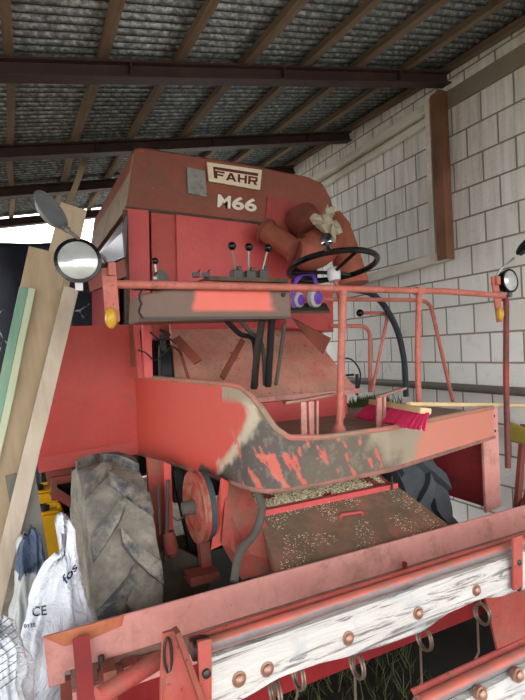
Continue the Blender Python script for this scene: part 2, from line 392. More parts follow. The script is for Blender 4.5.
# pipe along the wall
bm = B(); bm.tube([(WX - .09, 5.4, 1.27), (WX - .09, 1.6, 1.25)], .035, 12); tag(build('wall_pipe', bm, plain('grey pipe', (112, 106, 98), .6)), 'grey horizontal pipe running low along the block wall', 'pipe')
for y in (2.0, 3.4, 4.9):
    pass

# tarp at the back
bm = B(); nx, nz = 60, 40; vs = []
for j in range(nz + 1):
    for i in range(nx + 1):
        x = -1.2 + 3.0 * i / nx; t = j / nz; top = 3.06 + .03 * math.sin(x * 3); z = .02 + (top - .02) * t
        y = 6.62 + .05 * math.sin(x * 9 + 1.3 * math.sin(z * 2)) + .04 * noise.noise(V((x * 2, 0, z * 2))); vs.append((x, y, z))
fs = [(j * (nx + 1) + i, j * (nx + 1) + i + 1, (j + 1) * (nx + 1) + i + 1, (j + 1) * (nx + 1) + i) for j in range(nz) for i in range(nx)]
bm.vf(vs, fs); o = build('tarpaulin', bm, 'tarp', angle=180); o.modifiers.new('s', 'SOLIDIFY').thickness = .004
tag(o, 'dark navy tarpaulin with white crackle print hung across the open back of the shed', 'tarpaulin')

# ================================================================== COMBINE HARVESTER
cb = root('combine_harvester', (1.35, 3.0, 0), 'old faded red combine harvester parked in the shed beside the block wall', 'combine harvester')
def part(name, bb, mat, parent=None, label=None, **k):
    o = build(name, bb, mat, parent or cb, **k)
    if label: o['label'] = label
    return o
YF = 3.2
# --- grain tank hood
tl, tr = V((.74, YF, 3.0)), V((2.26, YF, 2.97)); bl = V((.67, YF, 2.6))
prof = [(.67, 2.6), (.725, 2.97), (.74, 3.01), (.79, 3.025), (1.5, 3.01), (2.08, 2.985), (2.20, 2.94), (2.27, 2.84), (2.31, 2.70), (2.30, 2.5)]
bm = B(); n = len(prof); vs = [(x, YF + (.02 if i in (2, 3, 5) else 0), z) for i, (x, z) in enumerate(prof)] + [(x, 5.0, z) for x, z in prof]
bm.vf(vs, [tuple(range(n)), tuple(range(2 * n - 1, n - 1, -1))] + [(i, i + n, (i + 1) % n + n, (i + 1) % n) for i in range(n)])
hood = part('grain_tank', bm, 'hood', bev=.02, angle=30, label='brown red dusty tank hood')
# dusty left side sheet of the hood
bm = B(); bm.plate([(.667, YF + .01, 2.59), (.733, YF + .01, 2.96), (.733, 4.98, 2.96), (.667, 4.98, 2.59)], V((-.006, 0, .001))); part('side_sheet', bm, 'hoodside', hood, 'dusty grey brown side of the hood', smooth=False)
# red lower right section of hood front
bm = B(); bm.plate([(1.67, YF - .004, 2.56), (1.70, YF - .004, 2.78), (2.27, YF - .004, 2.75), (2.30, YF - .004, 2.42), (1.72, YF - .004, 2.3)], V((0, .03, 0))); part('tank_wall', bm, paint('tank red', (176, 72, 66), (156, 62, 56), (116, 70, 60), .5, 4), hood, smooth=False)
# hood underside brown trim line
bm = B(); bm.beam((.66, YF - .006, 2.6), (1.68, YF - .006, 2.575), .02, .012, (0, 1, 0)); part('seam', bm, 'grime', hood, smooth=False)
# inspection window
q = [aY(*p, YF - .006) for p in ((188, 193), (207, 197), (205, 171), (187, 167))]
bm = B(); bm.plate(q, V((0, .01, 0))); part('sight_window', bm, paint('dusty window', (150, 150, 142), (130, 134, 130), (104, 92, 80), .5, 12), hood, 'grey dusty sight window', smooth=False)
# sign
q = [aY(*p, YF - .012) for p in ((209, 181), (260, 190), (262, 170), (207, 162))]
bm = B(); bm.plate(q, V((0, .011, 0))); sg = part('maker_sign', bm, 'cream', hood, 'cream maker sign reading FAHR', smooth=False)
def onY(px, py, Y=YF - .013): return aY(px, py, Y)
def poly_on(bm, pts, Y=YF - .014, th=.006): bm.plate([aY(px, py, Y) for px, py in pts], V((0, th, 0)))
# letters as quads in sign space: u 0..1 right, v 0..1 up
A_, B_, C_, D_ = q[0], q[1], q[2], q[3]
def sq(u, v): return A_ * (1 - u) * (1 - v) + B_ * u * (1 - v) + C_ * u * v + D_ * (1 - u) * v + V((0, -.004, 0))
def strokes(bm, u0, u1, v0, v1, ch):
    def P(a, b): return sq(u0 + (u1 - u0) * a, v0 + (v1 - v0) * b)
    W, H = .24, .2
    L = {'F': [[(0, 0), (W, 0), (W, 1), (0, 1)], [(W, 1 - H), (1, 1 - H), (1, 1), (W, 1)], [(W, .4), (.85, .4), (.85, .4 + H), (W, .4 + H)]],
         'A': [[(0, 0), (W, 0), (.62, 1), (.38, 1)], [(1 - W, 0), (1, 0), (.62, 1), (.42, 1)], [(.2, .2), (.8, .2), (.72, .38), (.28, .38)]],
         'H': [[(0, 0), (W, 0), (W, 1), (0, 1)], [(1 - W, 0), (1, 0), (1, 1), (1 - W, 1)], [(W, .4), (1 - W, .4), (1 - W, .6), (W, .6)]],
         'R': [[(0, 0), (W, 0), (W, 1), (0, 1)], [(W, 1 - H), (.8, 1 - H), (.92, 1), (W, 1)], [(1 - W, .5), (1, .55), (1, .85), (.92, 1), (.8, 1 - H), (1 - W, .75)], [(W, .35), (.9, .35), (1, .55), (1 - W, .55), (W, .55)], [(.5, .35), (.75, .35), (1.02, 0), (.76, 0)]]}
    for i, pg in enumerate(L[ch]): bm.plate([P(*p) + V((0, -.0006 * i, 0)) for p in pg], V((0, .004, 0)))
bm = B()
for ch, u0, u1 in (('F', .12, .30), ('A', .32, .52), ('H', .55, .72), ('R', .75, .93)): strokes(bm, u0, u1, .2, .6, ch)
bm.plate([sq(.10, .66), sq(.93, .66), sq(.93, .8), (sq(.10, .8))], V((0, .004, 0))); bm.plate([sq(.10, .2), sq(.13, .2), sq(.13, .8), sq(.10, .8)], V((0, .004, 0)))
part('lettering', bm, 'signred', sg, 'dark red FAHR lettering', smooth=False) if False else part('lettering', bm, 'signred', hood, 'dark red FAHR lettering', smooth=False)
for body, x0_, y0_, x1_, y1_, h in (('M', 217, 207, 230, 209, 12.5), ('66', 231.5, 209.3, 256, 212.3, 13)):
    t = text_bm(body, 1, .004, .025)
    quad_map(t, aY(x0_, y0_, YF), aY(x1_, y1_, YF), aY(x1_ + .6, y1_ - h, YF), aY(x0_ + .8, y0_ - h, YF), .004)
    for v in t.verts: pass
    part('model_number', t, 'letter', hood, 'white painted M66 lettering', smooth=False)
# --- machine body behind
bm = B(); bm.box((1.45, 4.25, 1.72), (1.5, 1.85, 1.75)); body = part('body', bm, 'void', bev=.01, smooth=False)
# --- front panels below hood
def ypoly(pts, Y, th=.02): return B().plate([aY(px, py, Y) for px, py in pts], V((0, th, 0)))
part('front_panel', ypoly([(126, 208), (149, 210), (151, 330), (132, 330)], YF - .03, .05), 'coral', bev=.004, smooth=False)
part('front_panel', ypoly([(151, 211), (176, 214), (178, 340), (153, 340)], YF - .005, .04), paint('dusky coral', (190, 82, 74), (176, 72, 66), (140, 84, 72), .4, 2.4), bev=.004, smooth=False)
part('front_panel', ypoly([(176, 214), (258, 224), (262, 228), (291, 262), (294, 325), (178, 325)], YF - .03, .06), 'coral', bev=.006, smooth=False)
# side cover at the left of the tank (bright sheet)
bm = B(); bm.plate([aX(126, 216, .64), aX(95, 258, .64), aX(104, 266, .62), aX(124, 257, .60), aX(122, 232, .60)], V((.01, 0, 0)))
part('side_cover', bm, plain('grey sheet metal', (150, 148, 156), .35, .5, .15, 3), label='bare grey sheet metal side cover', smooth=False)
bm = B(); bm.plate([aX(124, 259, .6), aX(104, 268, .62), aX(88, 282, .64), aX(90, 292, .64), aX(126, 276, .6)], V((.01, 0, 0))); part('side_panel', bm, 'grimered', smooth=False)
bm = B(); bm.plate([aX(92, 290, .66), aX(118, 282, .66), aX(118, 330, .66), aX(92, 326, .66)], V((.01, 0, 0))); part('side_panel', bm, 'darkred', smooth=False)
bm = B(); bm.beam(aY(125, 210, 3.1), aY(128, 322, 3.1), .015, .03, (1, 0, 0)); part('corner_strip', bm, 'grime')
# --- left red fender panel
bm = B(); bm.plate([(.08, 3.05, 1.83), (.66, 3.05, 1.84), (.655, 3.05, 1.12), (.08, 3.05, 1.09)], V((0, .015, 0)))
bm.plate([(.08, 3.05, 1.09), (.655, 3.05, 1.12), (.645, 3.03, 1.045), (.09, 3.03, 1.01)], V((0, .015, 0)))
fp = part('fender_panel', bm, 'red', smooth=False)
bm = B(); bm.plate([(.625, 3.045, 1.84), (.655, 3.045, 1.84), (.655, 3.045, 1.58), (.625, 3.045, 1.58)], V((0, -.008, 0))); part('strip', bm, 'rust', fp, smooth=False)
bm = B(); bm.plate([aY(45, 470, 3.1), aY(76, 460, 3.1), aY(74, 482, 3.1), aY(48, 486, 3.1)], V((0, .05, 0))); bm.beam(aY(52, 480, 3.05), aY(80, 476, 3.05), .03, .03); bm.beam(aY(52, 490, 3.05), aY(80, 508, 3.05), .03, .05); bm.beam(aY(54, 478, 3.05), aY(54, 500, 3.05), .03, .03, (0, 1, 0))
part('frame_bracket', bm, 'grimered', smooth=False)

# --- skirt (curved apron round the operator platform), dense grid with paint colours per vertex
plan = [V((.65, 3.07)), V((.78, 2.5)), V((.89, 2.02))]
cx = [V((.89, 2.02)), V((.915, 1.90)), V((1.02, 1.865))]
def bez(a, b, c, n): return [a * (1 - t) ** 2 + b * 2 * t * (1 - t) + c * t * t for t in [k / n for k in range(n + 1)]]
pl = []
def seg2(a, b, n): return [a.lerp(b, k / n) for k in range(n)]
pl += seg2(plan[0], plan[2], 200) + bez(plan[2], V((.912, 1.89)), V((1.03, 1.86)), 44)[:-1]
pl += seg2(V((1.03, 1.86)), V((1.6, 1.86)), 110) + seg2(V((1.6, 1.86)), V((2.60, 2.06)), 150) + [V((2.60, 2.06))]
L = [0]
for a, b in zip(pl[:-1], pl[1:]): L.append(L[-1] + (b - a).length)
def interp(x, xs, ys):
    if x <= xs[0]: return ys[0]
    for i in range(1, len(xs)):
        if x <= xs[i]:
            t = (x - xs[i - 1]) / (xs[i] - xs[i - 1]); return ys[i - 1] + (ys[i] - ys[i - 1]) * t
    return ys[-1]
TS = [0, 1.02, 1.10, 1.16, 1.21, 1.26, 1.32, 1.5, 3.0]; TZ = [1.52, 1.495, 1.485, 1.45, 1.39, 1.31, 1.265, 1.245, 1.24]
BS = [0, .9, 1.2, 1.6, 2.3, 2.9]; BZ = [1.045, 1.045, 1.04, 1.04, 1.05, 1.06]
bm = bmesh.new(); lay = bm.verts.layers.float_color.new('paintcol'); NZ = 64; grid = []
def nz(x, z, s, o=0): return noise.fractal(V((x * s + o, z * s, o * 1.7)), .7, 2.1, 5)
def sm(a, b, x): t = max(0, min(1, (x - a) / (b - a))); return t * t * (3 - 2 * t)
def mixc(a, b, t): return tuple(a[i] * (1 - t) + b[i] * t for i in range(3))
RED = lin((186, 70, 58))[:3]; CREAM = lin((176, 164, 142))[:3]; GREY = lin((74, 66, 62))[:3]; KHAKI = lin((146, 134, 114))[:3]; BROWN = lin((98, 88, 76))[:3]; PINK = lin((192, 118, 100))[:3]; CHIP = lin((190, 88, 74))[:3]
def skirt_col(s, z):
    n1 = nz(s, z, 3.0); n2 = nz(s, z, 11, 5); n3 = nz(s, z, 24, 9)
    edge = 1.10 - .20 * sm(1.36, 1.08, z) + .07 * n1                # red area ends here
    c = RED
    d = s - edge
    low = 1.10 + .06 * n1 + .05 * sm(.85, 1.02, s) - (1 - sm(.52, .76, s)) * .2               # dark also creeps along bottom
    d2 = max(d, (low - z) * 3 if s > .5 else -1)
    c = mixc(c, CREAM, sm(-.015, .03, d)); c = mixc(c, GREY, sm(.05, .11, d2 + .02 * n2)) if d > 0 or d2 > 0 else c
    if z > 1.40 + .03 * n1 and s > .95: c = mixc(c, KHAKI, sm(1.40, 1.45, z))
    c = mixc(c, BROWN, .8 * sm(1.25, 1.5, s + .2 * n1 + .1 * n2)) if s > 1.1 else c; k = sm(1.74, 1.95, s + .2 * n1); c = mixc(c, KHAKI, k) if s > 1.1 else c
    p = sm(2.05, 2.2, s + .16 * n1); c = mixc(c, PINK, p)
    # scratches down to red / chipped paint between s 1.1 and 1.9
    if 1.0 < s < 2.1:
        sc = noise.fractal(V(((s + z * .45) * 19, (z - s * .2) * 6, 3)), .7, 2, 3)
        th = .42 + .5 * sm(1.6, 2.05, s) + .25 * sm(1.22, 1.34, z)
        if 1.16 < s < 1.34 and z < 1.2: th -= .25
        c = mixc(c, CHIP, sm(th, th + .06, sc + .3 * n2) * .9)
    c = mixc(c, KHAKI, (.25 if d > 0 else .05) * sm(.15, .5, n3)); return c
for i, (p, s) in enumerate(zip(pl, L)):
    zt, zb = interp(s, TS, TZ), interp(s, BS, BZ); col = []
    if s < 1.05: zb = 1.045
    for j in range(NZ + 1):
        z = zb + (zt - zb) * j / NZ; v = bm.verts.new((p.x, p.y, z)); c = skirt_col(s, z); v[lay] = (*c, 1); col.append(v)
    grid.append(col)
for i in range(len(grid) - 1):
    for j in range(NZ): bm.faces.new((grid[i][j], grid[i + 1][j], grid[i + 1][j + 1], grid[i][j + 1]))
t = NT('worn skirt paint'); at = t.n.new('ShaderNodeAttribute'); at.attribute_name = 'paintcol'
c_ = t.mix(t.bw(t.noise(9, 8, .7), .66, 1.0), at.outputs['Color'], (120, 104, 86)); t.bump(t.noise(40, 5), .2, .004); MS = t.out(c_, .5)
sk = part('platform_skirt', bm, MS, angle=180, label='red side and front apron of the platform, worn to bare grey')
md = sk.modifiers.new('s', 'SOLIDIFY'); md.thickness = .012; md.offset = 0
# rolled rims
def rim(f, r, mat, nm, lo=0, hi=99):
    bm = B(); bm.tube([V((p.x, p.y, f(s))) for p, s in zip(pl, L) if lo <= s <= hi][::3], r, 8); part(nm, bm, mat, sk)
rim(lambda s: interp(s, TS, TZ), .014, paint('rim top', (190, 110, 96), (150, 126, 104), (110, 100, 86), .5, 4), 'top_rim')
rim(lambda s: interp(s, BS, BZ), .013, paint('rim bottom', (168, 110, 98), (128, 96, 84), (90, 78, 68), .6, 5), 'bottom_rim')
# bolts on skirt right end
def on_skirt(px, py):
    d = ray(px, py); a, b = V((1.6, 1.86)), V((2.60, 2.06)); n = V((-(b - a).y, (b - a).x)); t = (a - V((0, 0))).dot(n) / V((d.x, d.y)).dot(n); return CAM + d * t
for px, py in ((431, 434), (436, 433), (494, 416), (495, 431), (455, 428), (480, 426), (415, 440)):
    p = on_skirt(px, py); bm = B(); bm.lathe([(0, .009), (.006, .009), (.009, .005)], p + V((0, .004, 0)), (0.2, -1, 0), 8); part('bolt', bm, 'dkmetal', sk)
# --- right end frame strip and dark red fender side
e0, e1 = V((2.48, 2.036)), V((2.66, 2.072))
bm = B(); bm.plate([(e0.x, e0.y, .62), (e1.x, e1.y, .62), (e1.x, e1.y, 1.24), (e0.x, e0.y, 1.24)], V((0, .02, 0)))
part('fender_strip', bm, 'pink', bev=.004, smooth=False)
bm = B(); bm.plate([(2.62, 2.10, .60), (2.62, 3.3, .60), (2.62, 3.3, 1.2), (2.62, 2.10, 1.2)], V((.012, 0, 0))); part('fender_side', bm, paint('fender red', (176, 58, 60), (158, 46, 50), (104, 56, 50), .35, 3), smooth=False)
# --- platform floor
def tread():
    t = NT('chequer plate'); v = t.n.new('ShaderNodeTexChecker'); v.inputs['Scale'].default_value = 60; t.L(t.mapped((1, 1, 1), (0, 0, 0), (0, 0, .785)), v.inputs[0])
    a = t.mix(t.bw(t.noise(5, 8, .7), .4, .65), (150, 120, 104), (118, 106, 92)); t.bump(v.outputs['Fac'], .4, .006); return t.out(a, .75)
bm = B(); bm.plate([(.99, 1.93, 1.205), (1.6, 1.885, 1.205), (2.59, 2.085, 1.205), (2.6, 3.1, 1.205), (.72, 3.1, 1.205), (.86, 2.35, 1.205)], V((0, 0, -.02)))
part('platform_floor', bm, tread(), smooth=False)
# lip top beyond skirt : dusty ledge
bm = B(); bm.plate([(1.05, 1.868, 1.236), (1.6, 1.868, 1.236), (2.58, 2.066, 1.236), (2.58, 2.13, 1.232), (1.6, 1.93, 1.232), (1.1, 1.95, 1.232)], V((0, 0, -.012)))
part('ledge', bm, paint('dusty ledge', (150, 140, 116), (170, 118, 98), (120, 112, 96), .5, 5, .8, .3, (200, 100, 84)), smooth=False)
# --- riser and sloped engine cover behind platform
bm = B(); bm.plate([(1.1, 2.66, 1.205), (1.95, 2.66, 1.205), (1.95, 2.66, 1.33), (1.1, 2.66, 1.33)], V((0, .04, 0))); part('riser', bm, 'coral', smooth=False)
bm = B(); sl = [aY(172, 325, 3.12), aY(300, 322, 3.12), V((2.02, 2.72, 1.38)), V((2.02, 2.66, 1.33)), V((1.05, 2.66, 1.33)), V((.86, 2.80, 1.43))]
bm.plate([(.90, 3.12, 1.86), (1.90, 3.12, 1.86), (2.06, 2.68, 1.35), (.80, 2.68, 1.35)], V((0, .03, -.02))); sc_ = part('sloped_cover', bm, 'dirtred', bev=.006, label='dusty sloped sheet behind the platform', smooth=False)
bm = B(); bm.plate([(.90, 3.10, 1.86), (1.90, 3.10, 1.86), (1.9, 3.08, 1.80), (.9, 3.08, 1.80)], V((0, -.01, 0))); part('fold', bm, 'coral', sc_, smooth=False)
bm = B(); bm.beam((.8, 2.655, 1.35), (2.06, 2.655, 1.35), .02, .03); part('fold', bm, 'pink', sc_, smooth=False)
for a, b, wd in (((176, 338), (198, 362), .05), ((243, 340), (222, 378), .035), ((178, 345), (190, 383), .014)):
    bm = B(); bm.beam(aY(*a, 2.78), aY(*b, 2.62), wd, .012, (0, 1, 0)); part('brace', bm, 'rust')
# dark bracket and red box below the steering wheel
bm = B(); bm.plate([aY(286, 287, 2.9), aY(333, 292, 2.9), aY(334, 332, 2.9), aY(286, 328, 2.9)], V((0, .25, 0))); part('seat_box', bm, 'coral', bev=.006, smooth=False)
bm = B(); bm.plate([aY(292, 318, 2.5), aY(330, 338, 2.6), aY(322, 354, 2.6), aY(300, 330, 2.5)], V((.03, .03, 0))); part('bracket', bm, 'rust', smooth=False)
# --- post, struts at left between fender and console
bm = B(); bm.beam(aY(146, 320, 2.6), aY(148, 378, 2.6), .045, .045, (0, 1, 0)); part('upright', bm, 'coral', bev=.004, smooth=False)
bm = B(); bm.beam(aY(136, 322, 2.9), aY(140, 378, 2.9), .03, .03, (0, 1, 0)); part('upright', bm, 'coral', smooth=False)
bm = B(); bm.lathe([(0, .05), (0, .17), (.06, .17), (.06, .05)], aY(160, 372, 3.0), (1, -.2, 0), 28); part('drive_wheel', bm, 'black')
bm = B(); bm.beam(aY(162, 335, 2.9), aY(167, 378, 2.9), .03, .02, (0, 1, 0)); part('rod', bm, 'belt')
bm = B(); bm.tube(curve([aY(138, 350, 2.5), aY(146, 353, 2.5), aY(156, 360, 2.55), aY(172, 347, 2.5), aY(182, 355, 2.55)]), .004, 6); bm.tube(curve([aY(150, 332, 2.5), aY(160, 340, 2.5), aY(170, 335, 2.5), aY(160, 330, 2.5), aY(176, 344, 2.5)]), .005, 6)
part('wiring', bm, 'black')
# --- console
cy0, cy1 = 2.03, 2.24
bm = B()
def bxp(zs): pass
xa, xb = .455, 1.185
front = [(xa, cy0, 1.785), (xb, cy0, 1.795), (xb, cy0, 1.965), (.75, cy0, 1.965), (xa + .01, cy0, 1.90)]
bmc = bmesh.new(); 
bm.plate(front, V((0, cy1 - cy0, 0)))
t = NT('console paint'); sx = t.n.new('ShaderNodeSeparateXYZ'); t.L(t.co, sx.inputs[0])
nn = t.noise(5, 5); ma = t.n.new('ShaderNodeMath'); ma.operation = 'MULTIPLY_ADD'; t.L(nn, ma.inputs[0]); ma.inputs[1].default_value = .14; _ad = t.n.new('ShaderNodeMath'); t.L(sx.outputs[0], _ad.inputs[0]); _ad.inputs[1].default_value = .2; t.L(_ad.outputs[0], ma.inputs[2])
f1 = t.ramp(ma.outputs[0], [(0, (0, 0, 0, 1)), (.135, (0, 0, 0, 1)), (.16, (1, 1, 1, 1)), (.53, (1, 1, 1, 1)), (.56, (0, 0, 0, 1))])
sh = t.n.new('ShaderNodeMath'); sh.operation = 'ADD'; t.L(ma.outputs[0], sh.inputs[0]); sh.inputs[1].default_value = 0.0
base = t.mix(t.noise(14, 7, .7), (122, 92, 80), (96, 80, 70)); pk = t.mix(t.noise(7), (222, 112, 96), (206, 96, 82))
zz = t.n.new('ShaderNodeMapRange'); t.L(sx.outputs[2], zz.inputs[0]); zz.inputs[1].default_value = -.05; zz.inputs[2].default_value = -.035
a = t.mix(t.mix(1., f1, zz.outputs[0], 'MULTIPLY'), base, pk); MC = t.out(a, .6)
con = part('control_console', bm, MC, bev=.012, label='control console, pink panel with grey worn ends', smooth=False)
bm = B(); bm.box((.97, 2.12, 1.975), (.40, .20, .02)); bm.box((.62, 2.16, 1.95), (.3, .12, .02)); part('top_tray', bm, 'grime', con, bev=.003)
bm = B(); bm.box((.82, cy0 - .004, 1.80), (.72, .012, .012)); part('edge_lip', bm, 'hose', con)
p = aY(283, 295, cy0); bm = B(); bm.lathe([(0, .011), (.008, .01), (.012, .004)], p, (0, -1, 0), 10); part('bolt', bm, 'dkmetal', con)
for (kx, ky, bx_, by_) in ((232, 246, 236, 272), (249, 247, 249, 273), (268, 248, 262, 272)):
    bm = B(); bpt = aY(bx_, by_, 2.14); bm.box(bpt + V((0, 0, -.02)), (.05, .05, .055)); bm.box(bpt + V((.015, 0, .012)), (.02, .03, .03)); vb = part('lever_block', bm, 'dkmetal', bev=.003)
    bm = B(); kp = aY(kx, ky, 2.11); bm.tube([bpt, kp], .0055, 8); part('lever_rod', bm, 'steel', vb); bm = B(); bm.ball(kp, .02); part('lever_knob', bm, 'blackgl', vb)
bm = B(); a, b = aY(155, 261, 2.2), aY(158, 281, 2.2); bm.tube([b, a], .006, 8); rr = part('side_lever', bm, 'steel'); bm = B(); bm.ball(a, .016); part('lever_knob', bm, 'blackgl', rr)
bm = B(); p = aY(161, 278, 2.2); bm.lathe([(-.012, .035), (.012, .035), (.012, .02)], p, (.5, -1, .1), 20); part('gauge', bm, 'steel')
bm = B()
for px in (196, 206): p = aY(px, 275, 2.15); bm.box(p, (.03, .03, .02)); bm.tube([p, p + V((.02, 0, .025))], .004, 6)
part('latch', bm, 'dkmetal')
bm = B(); bm.tube(curve([aY(142, 305, 2.0), aY(139, 297, 2.0), aY(143, 289, 2.0), aY(152, 285, 2.02)]), .004, 6); bm.tube(curve([aY(143, 318, 2.0), aY(139, 312, 2.0), aY(141, 304, 2.0)]), .004, 6); part('cable', bm, 'black')
# hoses below console
for pts, r, mt in (([(272, 318), (270, 350), (268, 386)], .018, 'black'), ([(262, 320), (257, 355), (254, 388)], .018, 'dkmetal'),
               ([(226, 320), (240, 334), (254, 342), (256, 386)], .013, 'black'), ([(240, 320), (250, 332), (262, 345), (265, 385)], .011, 'hose'), ([(285, 322), (281, 350), (276, 385)], .01, 'hose')):
    bm = B(); n = len(pts); bm.tube(curve([aY(px, py, 2.1 + .07 * i) for i, (px, py) in enumerate(pts)]), r, 10); part('hydraulic_hose', bm, mt)
# --- handrail
RY = 2.0
L0 = aY(103, 285, RY); Rr = V((2.60, 2.03, 1.94)); rl = [L0 + V((0, 0, 0)), V((1.2, RY, 1.94)), V((1.95, RY, 1.945)), Rr]
bm = B(); bm.tube([V((.33, RY, 1.935)), V((1.2, RY, 1.94)), V((2.2, RY + .01, 1.94)), V((2.70, 2.03, 1.925))], .0175, 14)
hr = part('handrail', bm, 'rail')
a = aY(343, 290, RY); b = V((1.425, RY + .02, 1.215)); bm = B(); bm.tube([a, b], .019, 14); bm.lathe([(0, .036), (.03, .034), (.05, .022)], b, (0, 0, 1), 14); part('rail_post', bm, 'rail')
a = aY(419, 291, RY + .01); bb_ = aY(421, 404, RY + .35); bm = B(); bm.tube([a, V((a.x + .02, a.y + .05, 1.6)), V((a.x + .03, a.y + .07, 1.22))], .016, 12); bm.box(a, (.045, .04, .04)); part('rail_post', bm, 'rail')
bm = B(); bm.tube(bentpipe([V((2.66, 2.035, 1.93)), V((2.78, 2.07, 1.925)), aY(506, 380, 2.09), aY(508, 468, 2.09)], .07), .018, 12); part('rail_post', bm, paint('worn post', (168, 66, 58), (120, 66, 60), (70, 58, 54), 1.0, 3, .5, .3), label='darker worn end post')
# rear rail with bent end
bm = B(); bm.tube(bentpipe([aY(300, 299, 2.5), aY(415, 300, 2.5), aY(430, 302, 2.5), aY(453, 402, 2.7)], .12), .0135, 10); part('rear_rail', bm, 'rail')
bm = B(); bm.tube(bentpipe([aY(330, 326, 2.75), aY(370, 326, 2.75), aY(370, 392, 2.8)], .09), .014, 10); part('bent_rod', bm, 'rail')
bm = B(); bm.tube(bentpipe([aY(360, 313, 2.7), aY(388, 313, 2.7), aY(372, 392, 2.75)], .06), .012, 10); rd = part('gear_lever', bm, 'rail'); bm = B(); bm.ball(aY(360, 313, 2.7), .026); part('lever_knob', bm, 'blackgl', rd)
bm = B(); bm.tube(curve([aY(346, 288, 2.6), aY(375, 296, 2.62), aY(395, 325, 2.66), aY(404, 360, 2.7), aY(406, 396, 2.75)]), .021, 12); part('corrugated_hose', bm, plain('blue black hose', (48, 56, 66), .6))
bm = B(); bm.tube(curve([aY(340, 358, 2.8), aY(352, 360, 2.8), aY(360, 372, 2.8), aY(359, 388, 2.8)]), .006, 8); bm.tube([aY(357, 374, 2.8), aY(357, 395, 2.8)], .012, 8); bm.box(aY(350, 375, 2.8), (.06, .02, .015)); part('cable', bm, 'black')
# pedals
def pedal(px0, py0, px1, py1, Y, tl_, tr_):
    bm = B(); a = aY(px0, py0, Y); b = aY(px1, py1, Y); b.z = max(b.z, 1.215); bm.beam(a, b, .03, .012, (0, 1, 0)); bm.beam(a + V((.03, .0, 0)), b + V((.03, 0, 0)), .012, .03, (0, 1, 0))
    pp = part('pedal', bm, 'pink', smooth=False); bm = B(); bm.beam(aY(*tl_, Y), aY(*tr_, Y), .035, .014, (0, 0, 1)); part('pedal_pad', bm, paint('worn pad', (186, 126, 108), (140, 120, 100), (80, 70, 62), .5, 8), pp, bev=.004, smooth=False)
pedal(303, 402, 304, 442, 2.0, (284, 403), (308, 399)); pedal(311, 401, 311, 441, 2.06, (308, 399), (334, 394)); pedal(379, 396, 379, 432, 2.06, (377, 397), (405, 388))
# --- steering wheel
sc = V((1.525, 2.16, 2.08)); nrm = V((0, .18, 1)).normalized(); u = V((1, 0, 0)); v = nrm.cross(u).normalized()
sw = root('steering_wheel', sc, None, None); sw.name = 'steering_wheel'; WP[sw.name] = sc
bpy.data.objects.remove(sw)
bm = B(); bm.tube([sc + (u * math.cos(a) + v * math.sin(a)) * .235 for a in [2 * math.pi * k / 48 for k in range(48)]], .0155, 10, closed=True)
for k in range(3):
    a = 2 * math.pi * k / 3 + .5; bm.tube([sc - nrm * .03 + (u * math.cos(a) + v * math.sin(a)) * .03, sc - nrm * .012 + (u * math.cos(a) + v * math.sin(a)) * .13, sc + (u * math.cos(a) + v * math.sin(a)) * .232], .010, 8)
sw = part('steering_wheel', bm, 'blackgl')
bm = B(); bm.lathe([(-.07, .03), (-.05, .034), (-.02, .036), (0, .03), (.01, .0)], sc - nrm * .01, nrm, 18); part('hub', bm, 'white', sw, 'white hub')
bm = B(); kp = sc + (u * math.cos(-2.25) + v * math.sin(-2.25)) * .235; bm.lathe([(0, .022), (.025, .016), (.035, .016), (.042, .032), (.07, .036), (.09, .026), (.094, 0)], kp, nrm, 16); part('spinner_knob', bm, 'chrome', sw, 'chrome spinner knob')
bm = B(); bm.tube([sc - nrm * .06, aY(340, 300, 2.2), aY(343, 418, 2.2)], .013, 12); part('steering_column', bm, 'rail')
# --- unloading auger pipes at the right of the tank
bm = B(); a, b = aY(266, 231, 3.05), aY(297, 252, 2.85); bm.tube([a, b], .076, 28)
pa = part('auger_tube', bm, paint('auger red', (176, 88, 68), (150, 72, 56), (116, 78, 60), 1., 4), bev=.004)
for t_ in (0, .96):
    p = a.lerp(b, t_); d = (b - a).normalized(); bm = B(); bm.lathe([(-.010, .092), (.010, .092), (.012, .075)], p, d, 28); part('flange', bm, 'rust', pa)
bm = B(); pth = curve([b, aY(308, 253, 2.84), aY(322, 245, 2.86), aY(330, 232, 2.9), aY(331, 222, 2.95)]); bm.tube(pth, [.090 + .04 * math.sin(math.pi * min(1, i / (len(pth) * .8))) for i in range(len(pth))], 28); pe = part('auger_elbow', bm, paint('elbow red', (172, 84, 66), (146, 70, 56), (112, 78, 60), 1., 4), bev=.006)
bm = B(); bm.tube([aY(312, 232, 3.02), aY(302, 218, 3.15)], [.125, .13], 28); part('auger_drum', bm, 'rust')
bm = B(); bm.tube([aY(334, 214, 3.02), aY(339, 226, 3.0), aY(345, 250, 2.96), aY(352, 285, 2.92)], [.05, .08, .10, .125], 28); part('auger_spout', bm, paint('spout', (182, 92, 70), (158, 78, 60), (122, 82, 66), .8, 3))
bm = B(); rg = aY(326, 222, 2.7)
n0 = len(bm.b.verts); bm.ball(rg, (.06, .045, .06)); bm.ball(aY(317, 219, 2.7), (.03, .03, .035)); bm.ball(aY(329, 211, 2.7), (.045, .03, .035))
for (p0, p1) in (((322, 226), (331, 242)), ((333, 224), (330, 241)), ((334, 222), (339, 232)), ((329, 232), (339, 231))): bm.beam(aY(*p0, 2.68), aY(*p1, 2.66), .03, .012, (0, 1, 0))
bmesh.ops.subdivide_edges(bm.b, edges=bm.b.edges, cuts=1)
for vv in bm.b.verts: vv.co += noise.noise_vector(vv.co * 26) * .03
o = build('rag', bm, 'rag', angle=80); tag(o, 'crumpled off white rag tied round the red auger joint behind the steering wheel', 'rag')

